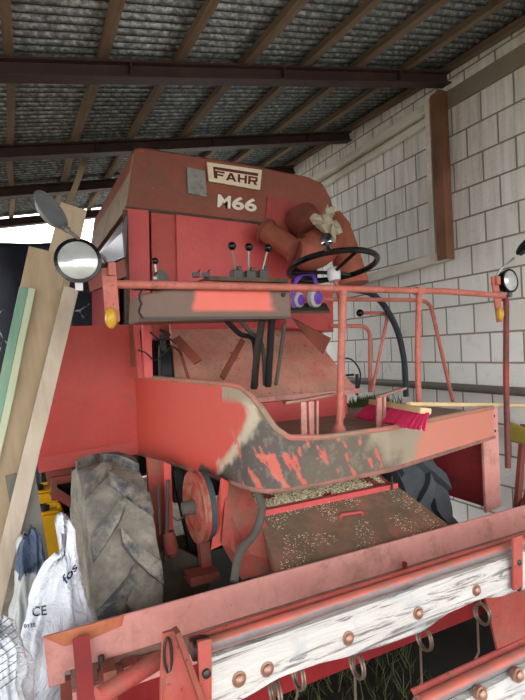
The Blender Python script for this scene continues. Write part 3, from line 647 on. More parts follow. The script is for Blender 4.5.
# --- headlamps, mirrors, indicators
def lamp_set(sx, lampc, Rl, axis, br_top, br_bot, amb, mirc, mirr, mn, arm, name):
    ax = V(axis).normalized()
    bm = B(); bm.beam(br_top, br_bot, .055, .012, (0, 1, 0)); bm.box(br_top + V((sx * .01, -.012, -.03)), (.03, .03, .05)); br = part('lamp_bracket', bm, 'rail', bev=.003, smooth=False)
    bm = B(); bm.lathe([(-.10, .02), (-.09, .05), (-.05, Rl * .85), (0, Rl), (.012, Rl), (.014, Rl * .86), (.004, Rl * .84)], lampc, ax, 36); hl = part('headlamp', bm, 'blackgl')
    bm = B(); bm.lathe([(.0, Rl * .86), (.012, Rl * .84), (.022, Rl * .6), (.028, Rl * .3), (.03, 0)], lampc, ax, 36); part('lens', bm, 'glass', hl, 'clear ribbed lens')
    bm = B(); bm.box(lampc + V((0, 0, -Rl - .012)), (.025, .02, .03)); part('stud', bm, 'steel', hl)
    bm = B(); bm.ball(amb, (.024, .022, .042)); part('indicator_light', bm, 'amber', br, 'amber indicator lens')
    bm = B(); mn = V(mn).normalized(); l1 = mn.orthogonal()
    return br
lc = aY(78, 261, 1.90)
lamp_set(1, lc, .082, (.0 - lc.x, -lc.y, .1), aY(108, 262, 1.98), aY(113, 322, 1.98), aY(111, 318, 1.955), None, None, (0, 1, 0), None, 'l')
bm = B(); bm.tube([lc + V((.02, .05, 0)), aY(108, 266, 1.98)], .01, 8); part('lamp_arm', bm, 'dkmetal')
lc2 = aY(509, 281, 2.03)
lamp_set(1, lc2, .074, (.02, -1, .05), aY(494, 276, 2.04), aY(500, 322, 2.04), aY(500, 314, 2.01), None, None, (0, 1, 0), None, 'r')
bm = B(); bm.tube([lc2 + V((-.02, .03, 0)), aY(495, 282, 2.05)], .01, 8); part('lamp_arm', bm, 'dkmetal')
# mirrors: shallow oval dish with thickness
def oval(c, ax_long, ax_short, r1, r2, depth):
    al, as_ = V(ax_long).normalized(), V(ax_short); as_ = (as_ - al * as_.dot(al)).normalized(); n = al.cross(as_); bm = B(); vs = []; seg = 32
    prof = [(0, 0), (.0, .93), (.006, 1), (.012, .97), (depth * .7, .7), (depth, .3), (depth, 0)]
    for d, r in prof:
        for k in range(seg):
            a = 2 * math.pi * k / seg; vs.append(V(c) + al * math.cos(a) * r1 * max(r, .001) + as_ * math.sin(a) * r2 * max(r, .001) + n * d)
    fs = [(i * seg + k, i * seg + (k + 1) % seg, (i + 1) * seg + (k + 1) % seg, (i + 1) * seg + k) for i in range(len(prof) - 1) for k in range(seg)]
    bm.vf(vs, fs); bmesh.ops.remove_doubles(bm.b, verts=bm.b.verts, dist=1e-4); return bm
mc = aY(50, 211, 1.86); ml = aY(62, 228, 1.86) - aY(38, 196, 1.86)
mr = part('rear_mirror', oval(mc, ml, V((.75, .62, .55)), .078, .045, -.03), 'mirror')
bm = B(); bm.tube([aY(66, 229, 1.86), aY(88, 246, 1.92), aY(104, 258, 1.97), aY(109, 266, 1.98)], .0065, 8); bm.tube([aY(62, 226, 1.86), aY(69, 231, 1.86)], .012, 8); part('mirror_arm', bm, 'steel', mr)
mc = aY(524, 247, 2.0); ml = aY(535, 232, 2.0) - aY(514, 262, 2.0)
mr = part('rear_mirror', oval(mc, ml, V((.6, .2, .6)), .085, .03, -.03), 'black')
bm = B(); bm.tube([aY(514, 258, 2.0), aY(500, 270, 2.02), aY(496, 277, 2.04)], .0065, 8); part('mirror_arm', bm, 'steel', mr)

# --- wheels
def make_tyre(cx, cy, cz, R, W, mat, nl=20, rim_='red', full=True):
    bm = B(); hw = W / 2
    prof = [(-hw * .8, R * .5), (-hw, R * .62), (-hw * 1.02, R * .8), (-hw * .98, R * .90), (-hw * .8, R * .915), (0, R * .935), (hw * .8, R * .915), (hw * .98, R * .90), (hw * 1.02, R * .8), (hw, R * .62), (hw * .8, R * .5)]
    bm.lathe(prof, (cx, cy, cz), (1, 0, 0), 72)
    for k in range(nl):
        for sd_ in (-1, 1):
            th0 = 2 * math.pi * (k + (.5 if sd_ > 0 else 0)) / nl; vs = []; n = 8
            for i in range(n + 1):
                t_ = i / n; x = sd_ * (-.06 * W + t_ * hw * 1.08); th = th0 + .33 * t_ ** .8; wd = (.062 + .035 * t_) / 2 * (R / .55)
                rb = R * (.955 - .03 * t_ ** 3) - .03; rt = R * (1.02 - .04 * t_ ** 3)
                for (dw, rr) in ((-wd * 1.2, rb), (-wd, rt), (wd, rt), (wd * 1.2, rb)):
                    a = th + dw / R; vs.append((cx + x, cy + rr * math.cos(a), cz + rr * math.sin(a)))
            fs = [(4 * i + j, 4 * i + 4 + j, 4 * i + 5 + j, 4 * i + 1 + j) for i in range(n) for j in range(3)] + [(0, 1, 2, 3), (4 * n + 3, 4 * n + 2, 4 * n + 1, 4 * n)]
            bm.vf(vs, fs)
    for vv in bm.b.verts: vv.co += noise.noise_vector(vv.co * 18) * .006
    nlathe = len(prof) * 72
    wh = part('wheel', bm, mat, angle=50, label='front wheel tyre with chunky tread')
    at_ = wh.data.attributes.new('lug', 'FLOAT', 'POINT')
    for i in range(nlathe, len(at_.data)): at_.data[i].value = 1
    bm = B(); bm.lathe([(-hw * .7, R * .5), (-hw * .7, R * .46), (-hw * .3, R * .40), (-hw * .2, .12), (-hw * .1, .12), (-hw * .1, 0), (hw * .1, 0), (hw * .7, R * .46), (hw * .7, R * .5)], (cx, cy, cz), (1, 0, 0), 40); part('wheel_rim', bm, 'darkred', wh)
make_tyre(.398, 2.66, .565, .565, .29, 'tyre', 11)
make_tyre(2.17, 2.66, .565, .565, .32, 'tyredark', 12)
bm = B(); bm.tube([(.55, 2.7, .56), (2.0, 2.7, .56)], .06, 12); part('axle', bm, 'grime')
# --- struts between tyre and pulley
def ab(px0, py0, px1, py1, Y, w_, d_, mt, nm, **k):
    bm = B(); bm.beam(aY(px0, py0, Y), aY(px1, py1, Y), d_, w_, (1, 0, 0)); return part(nm, bm, mt, smooth=False, **k)
bm = B(); bm.plate([aY(147, 457, 2.5), aY(163, 462, 2.5), aY(167, 560, 2.5), aY(154, 590, 2.5)], V((0, .03, 0))); part('frame_upright', bm, 'grimered', smooth=False)
bm = B(); bm.plate([aY(164, 462, 2.44), aY(171, 465, 2.44), aY(174, 540, 2.44), aY(166, 540, 2.44)], V((0, .06, 0))); part('frame_upright', bm, 'coral', smooth=False)
bm = B(); bm.plate([aY(150, 560, 2.4), aY(172, 545, 2.4), aY(212, 565, 2.3), aY(206, 610, 2.3), aY(160, 610, 2.4)], V((0, .05, 0))); part('lower_bracket', bm, 'grime', smooth=False)
bm = B(); bm.lathe([(0, .03), (.04, .035), (.1, .035), (.12, .02)], aY(168, 532, 2.4), (.1, -.2, -1), 14); part('grease_pot', bm, 'grimered')
for p0, p1, r in (((158, 486), (160, 535), .006), ((168, 480), (166, 560), .01)):
    bm = B(); bm.tube([aY(*p0, 2.4), aY(*p1, 2.38)], r, 8); part('rod', bm, 'hose')
bm = B(); bm.beam(aY(176, 470, 2.6), aY(196, 560, 2.5), .04, .05, (1, 0, 0)); part('belt_guard', bm, 'black', smooth=False)
bm = B(); bm.tube(curve([aY(172, 517, 2.3), aY(179, 520, 2.3), aY(188, 512, 2.35)]), .005, 6); part('cable', bm, 'hose')
# pulley
pc = aY(197, 506, 2.2); bm = B(); R0 = .165
bm.lathe([(-.015, R0 * .2), (-.008, R0 * .35), (.0, R0 * .62), (-.012, R0 * .7), (-.012, R0 * .94), (-.018, R0), (-.012, R0), (0, R0 * .95), (.008, R0), (.012, R0), (.012, R0 * .4)], pc, (1, .0, 0), 44)
pu = part('pulley', bm, paint('pulley red', (172, 66, 56), (150, 56, 48), (140, 122, 100), .85, 9, .6), label='red grooved drive pulley')
bm = B(); bm.lathe([(-.075, .012), (-.07, .028), (-.03, .034), (0, .034)], pc, (1, 0, 0), 16); part('pulley_hub', bm, 'hose', pu)
bm = B(); 
bm.lathe([(.012, R0 * .90), (.012, R0 * .99), (.04, R0 * .99), (.04, R0 * .9)], pc, (1, 0, 0), 44); part('drive_belt', bm, 'belt', pu, 'dark rubber belt')
bm = B(); bm.beam(aY(203, 540, 2.25), aY(206, 575, 2.25), .05, .05, (1, 0, 0)); bm.box(aY(202, 575, 2.2), (.14, .1, .04)); part('bearing_mount', bm, 'grimered', smooth=False)
# feeder side plate (red edge, grey) 
bm = B(); bm.plate([aY(226, 480, 2.12), aY(246, 484, 2.12), aY(288, 566, 1.9), aY(242, 580, 1.85), aY(222, 545, 2.0)], V((.01, .05, 0))); part('feeder_side', bm, 'grimered', smooth=False)
bm = B(); bm.plate([aY(221, 478, 2.10), aY(229, 482, 2.10), aY(222, 545, 2.05), aY(211, 550, 2.08)], V((.01, .03, 0))); part('feeder_flange', bm, 'red', smooth=False)
bm = B(); bm.tube(curve([aY(258, 490, 2.0), aY(262, 510, 1.96), aY(255, 533, 1.92), aY(240, 552, 1.86), aY(234, 582, 1.8)]), .018, 12); part('feeder_hose', bm, 'hose')
# feeder house
F0, F1, F2, F3 = V((.98, 2.07, .885)), V((1.82, 2.07, .885)), V((1.95, 1.78, .70)), V((.93, 1.76, .69))
bm = B(); bm.plate([F0, F1, F2, F3], V((0, .1, -.35))); fh = part('feeder_house', bm, paint('feeder dirt', (104, 90, 72), (146, 92, 76), (84, 76, 60), .9, 4, .9, .25, (176, 88, 76)), label='dusty feeder house cover', smooth=False)
bm = B(); bm.beam(F0, F1, .035, .03); part('fold', bm, 'coral', fh, smooth=False)
bm = B(); bm.plate([(.96, 2.08, .88), (1.82, 2.08, .88), (1.80, 2.42, 1.0), (.94, 2.42, 1.0)], V((0, 0, -.03))); part('feeder_top', bm, 'grimered', fh, smooth=False)
p = F0.lerp(F1, .42).lerp(F3.lerp(F2, .42), .35); bm = B(); bm.tube(bentpipe([aY(340, 520, 1.97) , aY(341, 515, 1.95), aY(362, 512, 1.95), aY(362, 518, 1.97)], .01), .007, 8); bm.box(aY(351, 521, 1.985), (.12, .06, .01)); part('cover_handle', bm, 'coral', fh)
bm = B(); bm.tube([aY(392, 490, 2.04), aY(392, 476, 2.04)], .006, 8); part('pin', bm, 'dkmetal', fh)
# chaff lying on feeder : scattered grains as one stuff part
bm = B()
def grain(p, r):
    d = V((random.uniform(-1, 1), random.uniform(-1, 1), random.uniform(-.3, .3))).normalized() * r; n_ = V((-d.y, d.x, r * .3)) * .35; k = V((0, 0, r * .35))
    bm.vf([p - d, p + n_, p + d, p - n_, p + k], [(0, 1, 4), (1, 2, 4), (2, 3, 4), (3, 0, 4), (0, 3, 2, 1)])
for _ in range(14000):
    u_ = random.random(); x = .97 + .80 * random.random() ** 1.25; y = random.uniform(2.09, 2.36); z = .885 + (y - 2.08) * .35 + .004 + .02 * random.random() ** 2
    if noise.noise(V((x * 9, y * 9, 0))) > -.35 + .6 * max(0, x - 1.35): grain(V((x, y, z)), random.uniform(.004, .009))
for _ in range(2600):
    a, b = random.random(), random.random(); p = F0.lerp(F1, a).lerp(F3.lerp(F2, a), b) + V((0, 0, .003))
    if noise.noise(p * 8) > .0 or b > .9: grain(p, random.uniform(.0025, .006))
tag(part('chaff', bm, 'chaff', fh, smooth=False), None, None, None, 'stuff')
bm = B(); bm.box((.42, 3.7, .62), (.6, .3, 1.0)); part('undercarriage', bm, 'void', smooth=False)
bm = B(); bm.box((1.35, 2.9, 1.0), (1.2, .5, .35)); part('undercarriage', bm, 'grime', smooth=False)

# ------------------------------------------------------------------ header
HY = 1.74
bm = B(); bm.plate([(.045, HY, .755), (2.95, HY, .755), (2.95, HY - .02, .635), (.105, HY - .02, .635), (.105, HY - .02, .60), (.055, HY - .02, .60)], V((0, .012, 0)))
hb = part('header_top_panel', bm, 'pink', bev=.003, label='faded pink top panel of the header', smooth=False)
bm = B(); bm.plate([(.12, HY - .022, .636), (2.95, HY - .022, .636), (2.95, HY - .075, .60), (.12, HY - .075, .60)], V((0, .01, 0))); part('header_ridge', bm, paint('dusty ridge', (140, 116, 104), (150, 100, 90), (110, 96, 82), .7, 9), hb, smooth=False)
bm = B(); bm.beam((.12, HY - .08, .585), (2.95, HY - .08, .585), .02, .04); part('ridge_lip', bm, 'pink', hb, smooth=False)
bm = B(); bm.plate([(.14, HY - .04, .60), (2.95, HY - .04, .60), (2.95, HY - .0, .27), (.14, HY - .0, .27)], V((0, .012, 0))); part('header_back', bm, 'darkred', smooth=False)
bm = B(); bm.plate([(2.35, 1.5, .02), (2.95, 1.68, .02), (2.95, 1.68, .58), (2.12, 1.69, .58), (2.15, 1.66, .3)], V((0, .01, 0))); 
bm.b.free()
bm = B(); bm.plate([(1.95, 1.66, .57), (2.95, 1.66, .57), (2.95, 1.64, .10), (2.05, 1.64, .10)], V((0, .012, 0))); part('auger_shield', bm, 'armred', smooth=False)
for px, py in ((76, 633), (400, 560), (395, 566)):
    pass
bm = B(); bm.box(aY(405, 569, 1.69), (.012, .02, .06)); part('bracket', bm, 'darkred', hb, smooth=False)
bm = B(); bm.plate([(.045, HY - .003, .758), (.30, HY - .003, .758), (.29, HY - .006, .725), (.12, HY - .006, .70)], V((0, -.002, 0))); part('rust_patch', bm, paint('rust patch', (196, 120, 84), (180, 90, 66), (150, 110, 80), .5, 12), hb, smooth=False)
# left end : vertical flange, end plate, lift arm
bm = B(); bm.beam((.155, 1.70, .745), (.155, 1.45, .3), .018, .05, (1, 0, 0)); part('end_flange', bm, 'darkred', smooth=False)
bm = B(); bm.plate([(.09, 1.73, .60), (.17, 1.73, .60), (.30, 1.73, .40), (.30, 1.73, .12), (.09, 1.73, .12)], V((0, .03, 0))); part('end_plate', bm, 'rust', smooth=False)
bm = B(); bm.plate([(.14, 1.70, .60), (.14, 1.70, .12), (.14, 1.2, .12), (.14, 1.25, .40)], V((.012, 0, 0))); part('end_sheet', bm, 'grimered', smooth=False)
bm = B(); bm.tube([aY(98, 697, 1.35), aY(172, 652, 1.42)], .024, 14); part('lift_ram', bm, 'armred')
bm = B(); bm.tube([(.20, 1.69, .60), (.40, 1.69, .60)], .028, 12); bm.box((.23, 1.66, .60), (.04, .07, .10)); bm.box((.30, 1.67, .60), (.05, .05, .07)); part('hinge_tube', bm, 'grimered')
bm = B(); bm.tube([(.215, 1.70, .665), (.215, 1.69, .62)], .01, 8); part('eye_bolt', bm, 'dkmetal')
# reel end arm (triangular plate with slot)
Ya = 1.30
bm = B(); bm.plate([aY(163, 634, Ya), aY(176, 630, Ya), aY(222, 735, Ya - .05), aY(160, 735, Ya - .05), aY(161, 680, Ya)], V((.0, .014, 0))); ra = part('reel_arm', bm, 'armred', bev=.003, smooth=False)
bm = B(); bm.beam(aY(176, 630, Ya - .01), aY(214, 735, Ya - .06), .014, .05, (0, 1, 0)); part('arm_edge', bm, 'rust', ra, smooth=False)
bm = B(); p = aY(168, 655, Ya - .005); bm.tube([p + V((0, 0, .05)) + V((.010 * math.cos(a), 0, .045 * math.sin(a) - .05)) for a in [2 * math.pi * k / 20 for k in range(20)]], .004, 6, closed=True); part('slot_ring', bm, 'dkmetal', ra)
bm = B(); bm.lathe([(0, .028), (.02, .03), (.035, .03), (.05, .024)], aY(192, 650, Ya), (1, 0, -.02), 20); part('reel_bearing', bm, 'dkmetal')
# reel bars
def pipe_mat():
    t = NT('half worn pipe'); sx = t.n.new('ShaderNodeSeparateXYZ'); t.L(t.co, sx.inputs[0])
    ad = t.n.new('ShaderNodeMath'); ad.operation = 'MULTIPLY_ADD'; t.L(t.noise(5, 5), ad.inputs[0]); ad.inputs[1].default_value = .02; t.L(sx.outputs[2], ad.inputs[2])
    mr = t.n.new('ShaderNodeMapRange'); t.L(ad.outputs[0], mr.inputs[0]); mr.inputs[1].default_value = .013; mr.inputs[2].default_value = .019
    a = t.mix(mr.outputs[0], t.mix(t.noise(20, 5), (92, 86, 88), (134, 126, 126)), t.mix(t.bw(t.noise(8, 6, .7), .4, .65), (176, 88, 74), (136, 86, 76)))
    return t.out(a, .45)
def reel_bar(Y, za, x0, x1, bolts, tines, lab, zs=.15):
    bm = B(); bm.tube([(x0, Y, za), (x1, Y, za)], .019, 14); pipe = part('reel_pipe', bm, pipe_mat() if True else paint('worn pipe', (140, 104, 98), (112, 106, 106), (92, 86, 84), .6, 2.2, .4, .2, (140, 130, 124), (.8, 1, 1)))
    bm = B(); bm.plate([(x0, Y - .012, za - .012), (x1, Y - .012, za - .012), (x1, Y + .03, za + .018), (x0, Y + .03, za + .018)], V((0, .006, .0))); part('bar_flange', bm, 'armred', pipe, smooth=False)
    bm = B(); n = 90; vs = []; yb = Y - .028; zt = za - .022
    for i in range(n + 1):
        x = x0 + .02 + (x1 - x0 - .02) * i / n; zb = zt - zs + .012 * math.sin(x * 9.0 + 1.0) + .022 * noise.noise(V((x * 6, Y, 0))); 
        vs += [(x, yb, zt), (x, yb - .012, (zt + zb) / 2), (x, yb - .016, zb), (x, yb + .014, zb + .004), (x, yb + .022, zt)]
    fs = [(5 * i + j, 5 * i + 5 + j, 5 * i + 5 + (j + 1) % 5, 5 * i + (j + 1) % 5) for i in range(n) for j in range(5)] + [(0, 1, 2, 3, 4), tuple(5 * n + k for k in (4, 3, 2, 1, 0))]
    bm.vf(vs, fs); sl = part('wooden_slat', bm, 'slat', label=lab, angle=50)
    for px, py in bolts:
        p = aY(px, py, yb - .012); bm = B(); bm.lathe([(-.01, .021), (.003, .0215), (.004, .015), (.010, .0145), (.015, .009), (.017, 0)], p, (0, -1, .1), 14); part('slat_bolt', bm, 'boltm', sl)
    for px, py, L_, kx in tines:
        c = aY(px, py, Y - .01); bm = B(); ax = V((1, -.1, .0)).normalized(); u1 = V((0, 0, 1)); u2 = V((.1, 1, 0)).normalized(); rc_ = .036
        pts = [c + u1 * (rc_ + .03) - ax * .008] + [c + (u1 * math.cos(a) + u2 * math.sin(a)) * rc_ + ax * (.0085 * a / 6.28 - .008) for a in [2 * math.pi * 2.25 * k / 54 for k in range(55)]]
        e = pts[-1]; pts += [e + V((0, 0, -.03)), e + V((0, 0, -L_ * .7)), e + V((-.03 * kx, .02, -L_))]
        bm.tube(pts, .0042, 7); part('spring_tine', bm, 'tine', sl)
    return sl
s1 = reel_bar(1.30, .838, .40, 2.9, [(239, 679), (267, 669), (348, 638), (418, 613), (476, 590)], [(275, 694, .3, 0), (298, 676, .12, 0), (357, 666, .25, 1), (424, 639, .25, 1), (482, 614, .24, 1), (540, 590, .24, 1)], 'long white weathered wooden slat with bolts', .122)
s2 = reel_bar(1.02, .668, .95, 2.6, [(481, 694), (518, 675)], [], 'lower white wooden slat at the bottom right', .09)
bm = B(); bm.plate([aY(514, 538, 1.24), aY(523, 535, 1.24), aY(523, 588, 1.23), aY(514, 591, 1.23)], V((0, .01, 0))); st = part('slat_strap', bm, 'armred', bev=.002, smooth=False)
for py in (562, 588): bm = B(); bm.lathe([(0, .011), (.008, .011), (.012, .005)], aY(518, py, 1.24), (0, -1, 0), 10); part('strap_bolt', bm, 'dkmetal', st)
bm = B(); bm.plate([aY(198, 642, 1.262), aY(212, 639, 1.262), aY(212, 700, 1.24), aY(200, 720, 1.24)], V((0, .012, 0))); st = part('slat_strap', bm, 'armred', bev=.002, smooth=False)
bm = B(); bm.lathe([(0, .012), (.008, .012), (.012, .005)], aY(206, 673, 1.25), (0, -1, 0), 12); part('strap_bolt', bm, 'dkmetal', st)

# ================================================================== LOOSE THINGS
def plank(name, pt, pb, w_, th, mat, label, ax=(1, 0, 0), notch=0):
    pt, pb = V(pt), V(pb); bm = B(); z = (pt - pb).normalized(); x = V(ax); x = (x - z * x.dot(z)).normalized(); y = z.cross(x); h = w_ / 2; vs = []; n = 16
    for i in range(n + 1):
        p = pb.lerp(pt, i / n); wob = .004 * noise.noise(p * 5)
        for a, b in ((-h, -th / 2), (h + wob, -th / 2), (h + wob, th / 2), (-h, th / 2)): vs.append(p + x * a + y * b)
    fs = [(4 * i + j, 4 * i + 4 + j, 4 * i + 4 + (j + 1) % 4, 4 * i + (j + 1) % 4) for i in range(n) for j in range(4)] + [(0, 1, 2, 3), (4 * n + 3, 4 * n + 2, 4 * n + 1, 4 * n)]
    bm.vf(vs, fs); o = build(name, bm, mat, None, .003, False); tag(o, label, 'plank', 'planks leaning against the combine'); return o
def leanline(p_top, p_mid, Ytop, Ymid, z=0.0):
    a = aY(*p_top, Ytop); b = aY(*p_mid, Ymid); d = b - a; return a, a + d * ((z - a.z) / d.z)
a, b = leanline((49, 252), (18, 400), 2.66, 2.57)
plank('plank', a, b, .185, .035, 'plank', 'wide rough sawn plank, front one of those leaning left of the combine')
a, b = leanline((74, 207), (44, 330), 2.90, 2.82); plank('plank', a, b, .14, .03, wood('tan plank', (186, 168, 142), (164, 146, 120), (150, 132, 108), 2, .7), 'tallest tan plank standing behind the wide leaning plank')
a, b = leanline((71, 289), (15, 520), 2.58, 2.44); plank('plank', a, b, .07, .055, 'plankpale', 'narrow pale timber leaning at the right edge of the wide plank')
a, b = leanline((24, 288), (0, 400), 2.60, 2.52); plank('plank', a, b, .04, .03, 'plankgreen', 'narrow green painted board leaning at the left edge of the wide plank')
a, b = leanline((32, 289), (9, 400), 2.60, 2.52); plank('batten_strip', a, b, .03, .03, wood('greenish edge', (176, 186, 156), (160, 170, 140), (186, 188, 160), 2, 1), 'thin pale green batten between the green board and the wide plank')
a, b = leanline((20, 472), (38, 590), 2.52, 2.44, .02); plank('board', a, b, .12, .03, 'slate', 'grey weathered board propped low beside the yellow canisters')
# canisters
def canister(p, w_, d_, h_, mat, label, nm='canister'):
    r = root(nm, (p.x, p.y, 0), label, 'canister')
    bm = B(); bm.box((p.x, p.y, p.z - h_ / 2), (w_, d_, h_)); bm.box((p.x, p.y, p.z + .008), (w_ * .7, d_ * .7, .016)); build('tank_body', bm, mat, r, .02); bm = B(); bm.lathe([(0, .03), (.04, .03)], (p.x - w_ * .2, p.y, p.z + .01), (0, 0, 1), 16); build('cap', bm, 'black', r)
    bm = B(); bm.tube(bentpipe([(p.x - .02, p.y, p.z), (p.x - .02, p.y, p.z + .045), (p.x + w_ * .35, p.y, p.z + .045), (p.x + w_ * .35, p.y, p.z)], .02), .011, 8); build('handle', bm, mat, r)
    return r
canister(aY(44, 491, 3.45), .16, .16, aY(44, 491, 3.45).z, 'yellow', 'yellow plastic canister behind the propped grey board, farther one')
canister(aY(50, 512, 3.2), .15, .15, aY(50, 512, 3.2).z, 'yellow', 'yellow plastic canister in front of the other yellow one, left of the tyre')
bm = B(); p = aY(69, 515, 3.15); bm.box((p.x + .02, p.y, p.z / 2), (.10, .10, p.z)); tag(build('red_box', bm, 'darkred', None, .006), 'red box standing between the yellow canister and the big dusty tyre', 'box')

# sacks
def sack(name, base, top, rx, ry, H, mat, label, seed, ears=(), lean=(0, 0), pinch=.5):
    bm = B(); nr, ns = 60, 96; vs = []
    for i in range(nr + 1):
        t_ = i / nr; z = H * t_
        w_ = (1 - .12 * (1 - t_) ** 6) * (1 - pinch * max(0, (t_ - .45) / .55) ** 1.4) * (.75 + .25 * min(1, t_ * 8))
        if t_ > .97: w_ *= (1 - (t_ - .97) / .03 * .5)
        for k in range(ns):
            a = 2 * math.pi * k / ns; ca, sa = math.cos(a), math.sin(a); e = .75
            x = math.copysign(abs(ca) ** e, ca) * rx * w_; y = math.copysign(abs(sa) ** e, sa) * ry * w_
            p = V((x, y, z)); q = V((ca * 1.6, sa * 1.6, z * 3.2 + seed)); f = noise.ridged_multi_fractal(V((q.x * 1.2 + z * 2, q.y * 1.2, q.z)), .9, 2.1, 4, .9, 2)
            d = (f - 1.2) * .022 + noise.noise(q * 1.0) * .035 + .012 * math.sin(a * 9 + 5 * noise.noise(V((a, z * 5, seed)))) * max(0, t_ - .5) * 2
            p += V((ca, sa, 0)) * d + V((0, 0, noise.noise(q + V((5, 5, 5))) * .03 * t_))
            for (ea, eh, ew) in ears:
                da = (a - ea + math.pi) % (2 * math.pi) - math.pi; p.z += eh * math.exp(-(da / ew) ** 2) * max(0, (t_ - .75) / .25) ** 1.5
            p += V((lean[0], lean[1], 0)) * t_ ** 2
            vs.append(V(base) + p)
    vs.append(V(base) + V((lean[0], lean[1], H * .93))); vs.append(V(base))
    fs = [(i * ns + k, i * ns + (k + 1) % ns, (i + 1) * ns + (k + 1) % ns, (i + 1) * ns + k) for i in range(nr) for k in range(ns)]
    fs += [(nr * ns + k, nr * ns + (k + 1) % ns, len(vs) - 2) for k in range(ns)] + [((k + 1) % ns, k, len(vs) - 1) for k in range(ns)]
    bm.vf(vs, fs); bmesh.ops.recalc_face_normals(bm.b, faces=bm.b.faces); tree = BVHTree.FromBMesh(bm.b); o = build(name, bm, mat, None, 0, True, 180); tag(o, label, 'sack', 'plastic sacks beside the tyre'); return o, tree
def print_on(tree, parent, body, quad, mat, label, thick=.0, sx=1):
    """quad in photo px: bl br tr tl; letters laid on the sack's surface"""
    t_ = text_bm(body, 1, 0, .02); bmesh.ops.triangulate(t_, faces=t_.faces); bmesh.ops.subdivide_edges(t_, edges=t_.edges, cuts=2, use_grid_fill=False)
    a, b, c, d = [V((*q, 0)) for q in quad]; bad = []
    for v in t_.verts:
        x, y = v.co.x, v.co.y; p = a * (1 - x) * (1 - y) + b * x * (1 - y) + c * x * y + d * (1 - x) * y; r = ray(p.x, p.y).normalized(); h = tree.ray_cast(CAM, r)
        if h[0] is None: bad.append(v)
        else: v.co = h[0] - r * .003
    if bad: bmesh.ops.delete(t_, geom=bad, context='VERTS')
    if len(t_.verts): o = build('printed_writing', t_, mat, parent, smooth=False); o['label'] = label
o, tr_ = sack('sack', (.075, 2.0, 0), None, .19, .125, .90, 'bagwhite', 'large crumpled white plastic sack with a CE mark, beside the big tyre', 3.1, ears=((-.3, .16, .5),), lean=(.055, .0), pinch=.75)
print_on(tr_, o, 'CE', ((32, 617), (47, 615), (46, 605), (32, 607)), 'ink', 'dark CE mark')
print_on(tr_, o, 'fos', ((66, 585), (78, 568), (74, 562), (61, 578)), 'inkblue', 'blue letters fos')
print_on(tr_, o, '0135', ((24, 628), (36, 627), (35, 623), (24, 624)), 'ink', 'small dark digits')
o, tr_ = sack('sack', (-.09, 1.62, 0), None, .14, .13, .86, 'bagwhite', 'white plastic sack with lines of small print at the lower left corner', 8.4, ears=((1.0, .05, .5),), pinch=.6)
bm = B()
for k in range(9):
    y0_ = 615 + k * 8; pts = [(0, y0_ + 14), (14, y0_ + 1)]
    prev = None; row = []
    for i in range(9):
        px = i * 2.2; py = y0_ + 10 - i * 1.6; r = ray(px, py).normalized(); h = tr_.ray_cast(CAM, r)
        if h[0] is not None: row.append(h[0] - r * .003)
    for a, b in zip(row[:-1], row[1:]): bm.beam(a, b, .0015, .0015)
build('printed_lines', bm, 'ink', o, smooth=False)
o, tr_ = sack('sack', (.02, 2.29, 0), None, .10, .08, .90, 'baggrey', 'white and blue printed sack behind the white ones, next to the leaning planks', 5.5, ears=((-.8, .06, .6),), pinch=.6)
print_on(tr_, o, 'Hydro', ((26, 578), (43, 563), (41, 557), (24, 571)), 'ink', 'dark printed word on the sack')

# broom
br = root('broom', (1.75, 2.35, 1.21), 'push broom with magenta bristles and pale wooden handle lying on the platform', 'broom')
tA, tB = aZ(359, 419, 1.22), aZ(418, 430, 1.25)
hA = aY(373, 402, tA.y + .02); hB = aY(426, 411, tB.y + .02)
bm = B(); bm.beam(hA, hB, .06, .03, (0, -.5, 1)); build('broom_head', bm, 'paleh', br, .006, False)
bm = B()
for i in range(44):
    for j in range(6):
        t_ = (i + .5) / 44; p = hA.lerp(hB, t_) + V((0, (j - 2.5) * .009, -.008)); tip = tA.lerp(tB, t_) + V((0, (j - 2.5) * .016, random.uniform(0, .012))) + V((random.uniform(-.006, .006), random.uniform(-.006, .006), 0))
        bm.tube([p, p.lerp(tip, .6) + V((0, 0, .004)), tip], [.0035, .004, .0055], 5)
o = build('bristles', bm, 'bristle', br); o['kind'] = 'stuff'; o['label'] = 'magenta bristles'
bm = B(); a = hA.lerp(hB, .72) + V((0, 0, .02)); e = aX(540, 404, 3.1); e = aX(534, 405.5, 3.3); bm.tube([a, e], .0125, 12); build('broom_handle', bm, 'paleh', br)
# ear muffs
em = root('ear_muffs', aY(318, 305, 2.35), 'purple and white ear muffs lying on the console tray below the steering wheel', 'ear muffs')
bm = B(); c = aY(312, 300, 2.3); bm.tube(curve([aY(294, 308, 2.3), aY(294, 285, 2.3), aY(304, 274, 2.3), aY(314, 277, 2.3), aY(317, 292, 2.3)]), .012, 10); build('headband', bm, 'purple', em)
for (px, py, lab) in ((298, 300, 0), (315, 298, 1)):
    p = aY(px, py, 2.28 + .03 * (1 - lab)); ax = V((.35, -1, -.1)); bm = B(); q_ = 1 + .25 * lab; bm.lathe([(-.02, .03 * q_), (-.015, .042 * q_), (.012, .042 * q_), (.022, .034 * q_)], p, ax, 22); cup = build('ear_cup', bm, 'white', em)
    bm = B(); bm.lathe([(.0, .031 * q_), (.026, .029 * q_), (.034, .018 * q_), (.036, 0)], p, ax, 22); build('cup_shell', bm, 'purple', cup)
bm = B(); bm.plate([aY(290, 311, 2.22), aY(330, 311, 2.22), aY(326, 303, 2.42), aY(292, 303, 2.42)], V((0, 0, -.012))); part('tray', bm, 'grime')
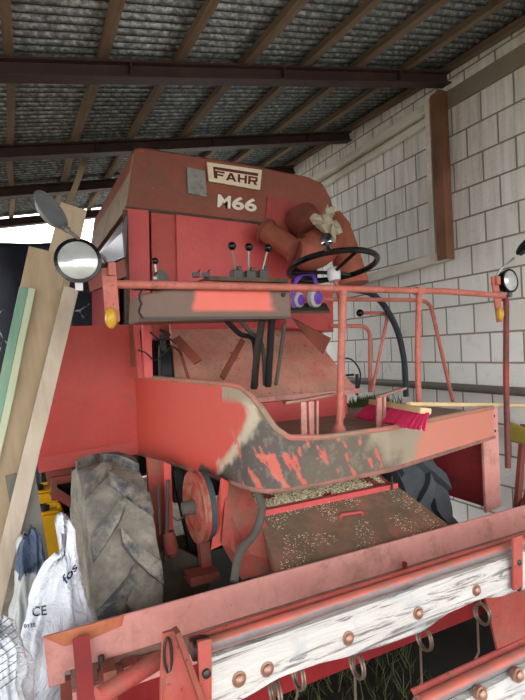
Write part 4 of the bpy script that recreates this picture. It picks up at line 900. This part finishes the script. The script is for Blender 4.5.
# moss heap
bm = B()
for k in range(500):
    p = aY(random.gauss(367, 9), 390, 2.95); p.z = 1.205; h = random.uniform(.02, .09); q = p + V((random.uniform(-.03, .03), random.uniform(-.1, .03), 0)); bm.vf([q, q + V((.012, 0, 0)), q + V((random.uniform(-.02, .02), random.uniform(-.02, .02), h))], [(0, 1, 2)])
o = build('moss', bm, 'moss', smooth=False); tag(o, 'green moss and weeds at the back of the platform', 'moss', kind='stuff')
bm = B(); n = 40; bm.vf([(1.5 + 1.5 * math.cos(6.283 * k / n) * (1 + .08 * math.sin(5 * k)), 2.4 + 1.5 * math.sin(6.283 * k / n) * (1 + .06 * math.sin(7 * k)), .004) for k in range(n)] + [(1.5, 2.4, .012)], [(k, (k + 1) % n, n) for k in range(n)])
o = build('shade_patch', bm, 'shade_patch', smooth=False); tag(o, 'dark patch of painted shade on the ground under the header and feeder house', 'shade_patch', kind='stuff')  # dark patch stands in for the shade under the header
# grass below the header
bm = B()
for k in range(900):
    x = random.uniform(.6, 1.75); y = random.uniform(1.5, 2.3); h = random.uniform(.04, .14); a = random.uniform(0, 6.28); p = V((x, y, 0)); w_ = V((math.cos(a), math.sin(a), 0)) * .003; l_ = V((random.uniform(-.08, .08), random.uniform(-.08, .08), h))
    bm.vf([p - w_, p + w_, p + l_ * .6 + w_ * .6, p + l_, p + l_ * .6 - w_ * .6], [(0, 1, 2, 3, 4)])
o = build('grass', bm, 'grass', smooth=False); tag(o, 'sparse grass and straw on the ground under the header', 'grass', kind='stuff')
# yellow sheet and scrap by the wall at right
bm = B(); bm.plate([aX(505, 420, 3.2), aX(540, 436, 3.2), aX(540, 448, 3.2), aX(505, 440, 3.2)], V((.1, 0, -.03))); o = build('yellow_sheet', bm, plain('dull yellow', (170, 158, 70), .6), None, .01); tag(o, 'dull yellow sheet beside the wall at the right edge', 'sheet')
for i, (p0, p1, lab) in enumerate((((524, 425), (508, 490), 'rusty steel bar leaning behind the right fender, nearest the fender'), ((536, 470), (522, 512), 'rusty steel bar low at the right edge behind the header'))):
    a, b = aY(*p0, 2.45), aY(*p1, 2.3); bm = B(); bm.beam(a, V((b.x, b.y, 0)) if i == 0 else b, .05, .03, (0, 1, 0)); tag(build('steel_bar', bm, 'rust', smooth=False), lab, 'bar')
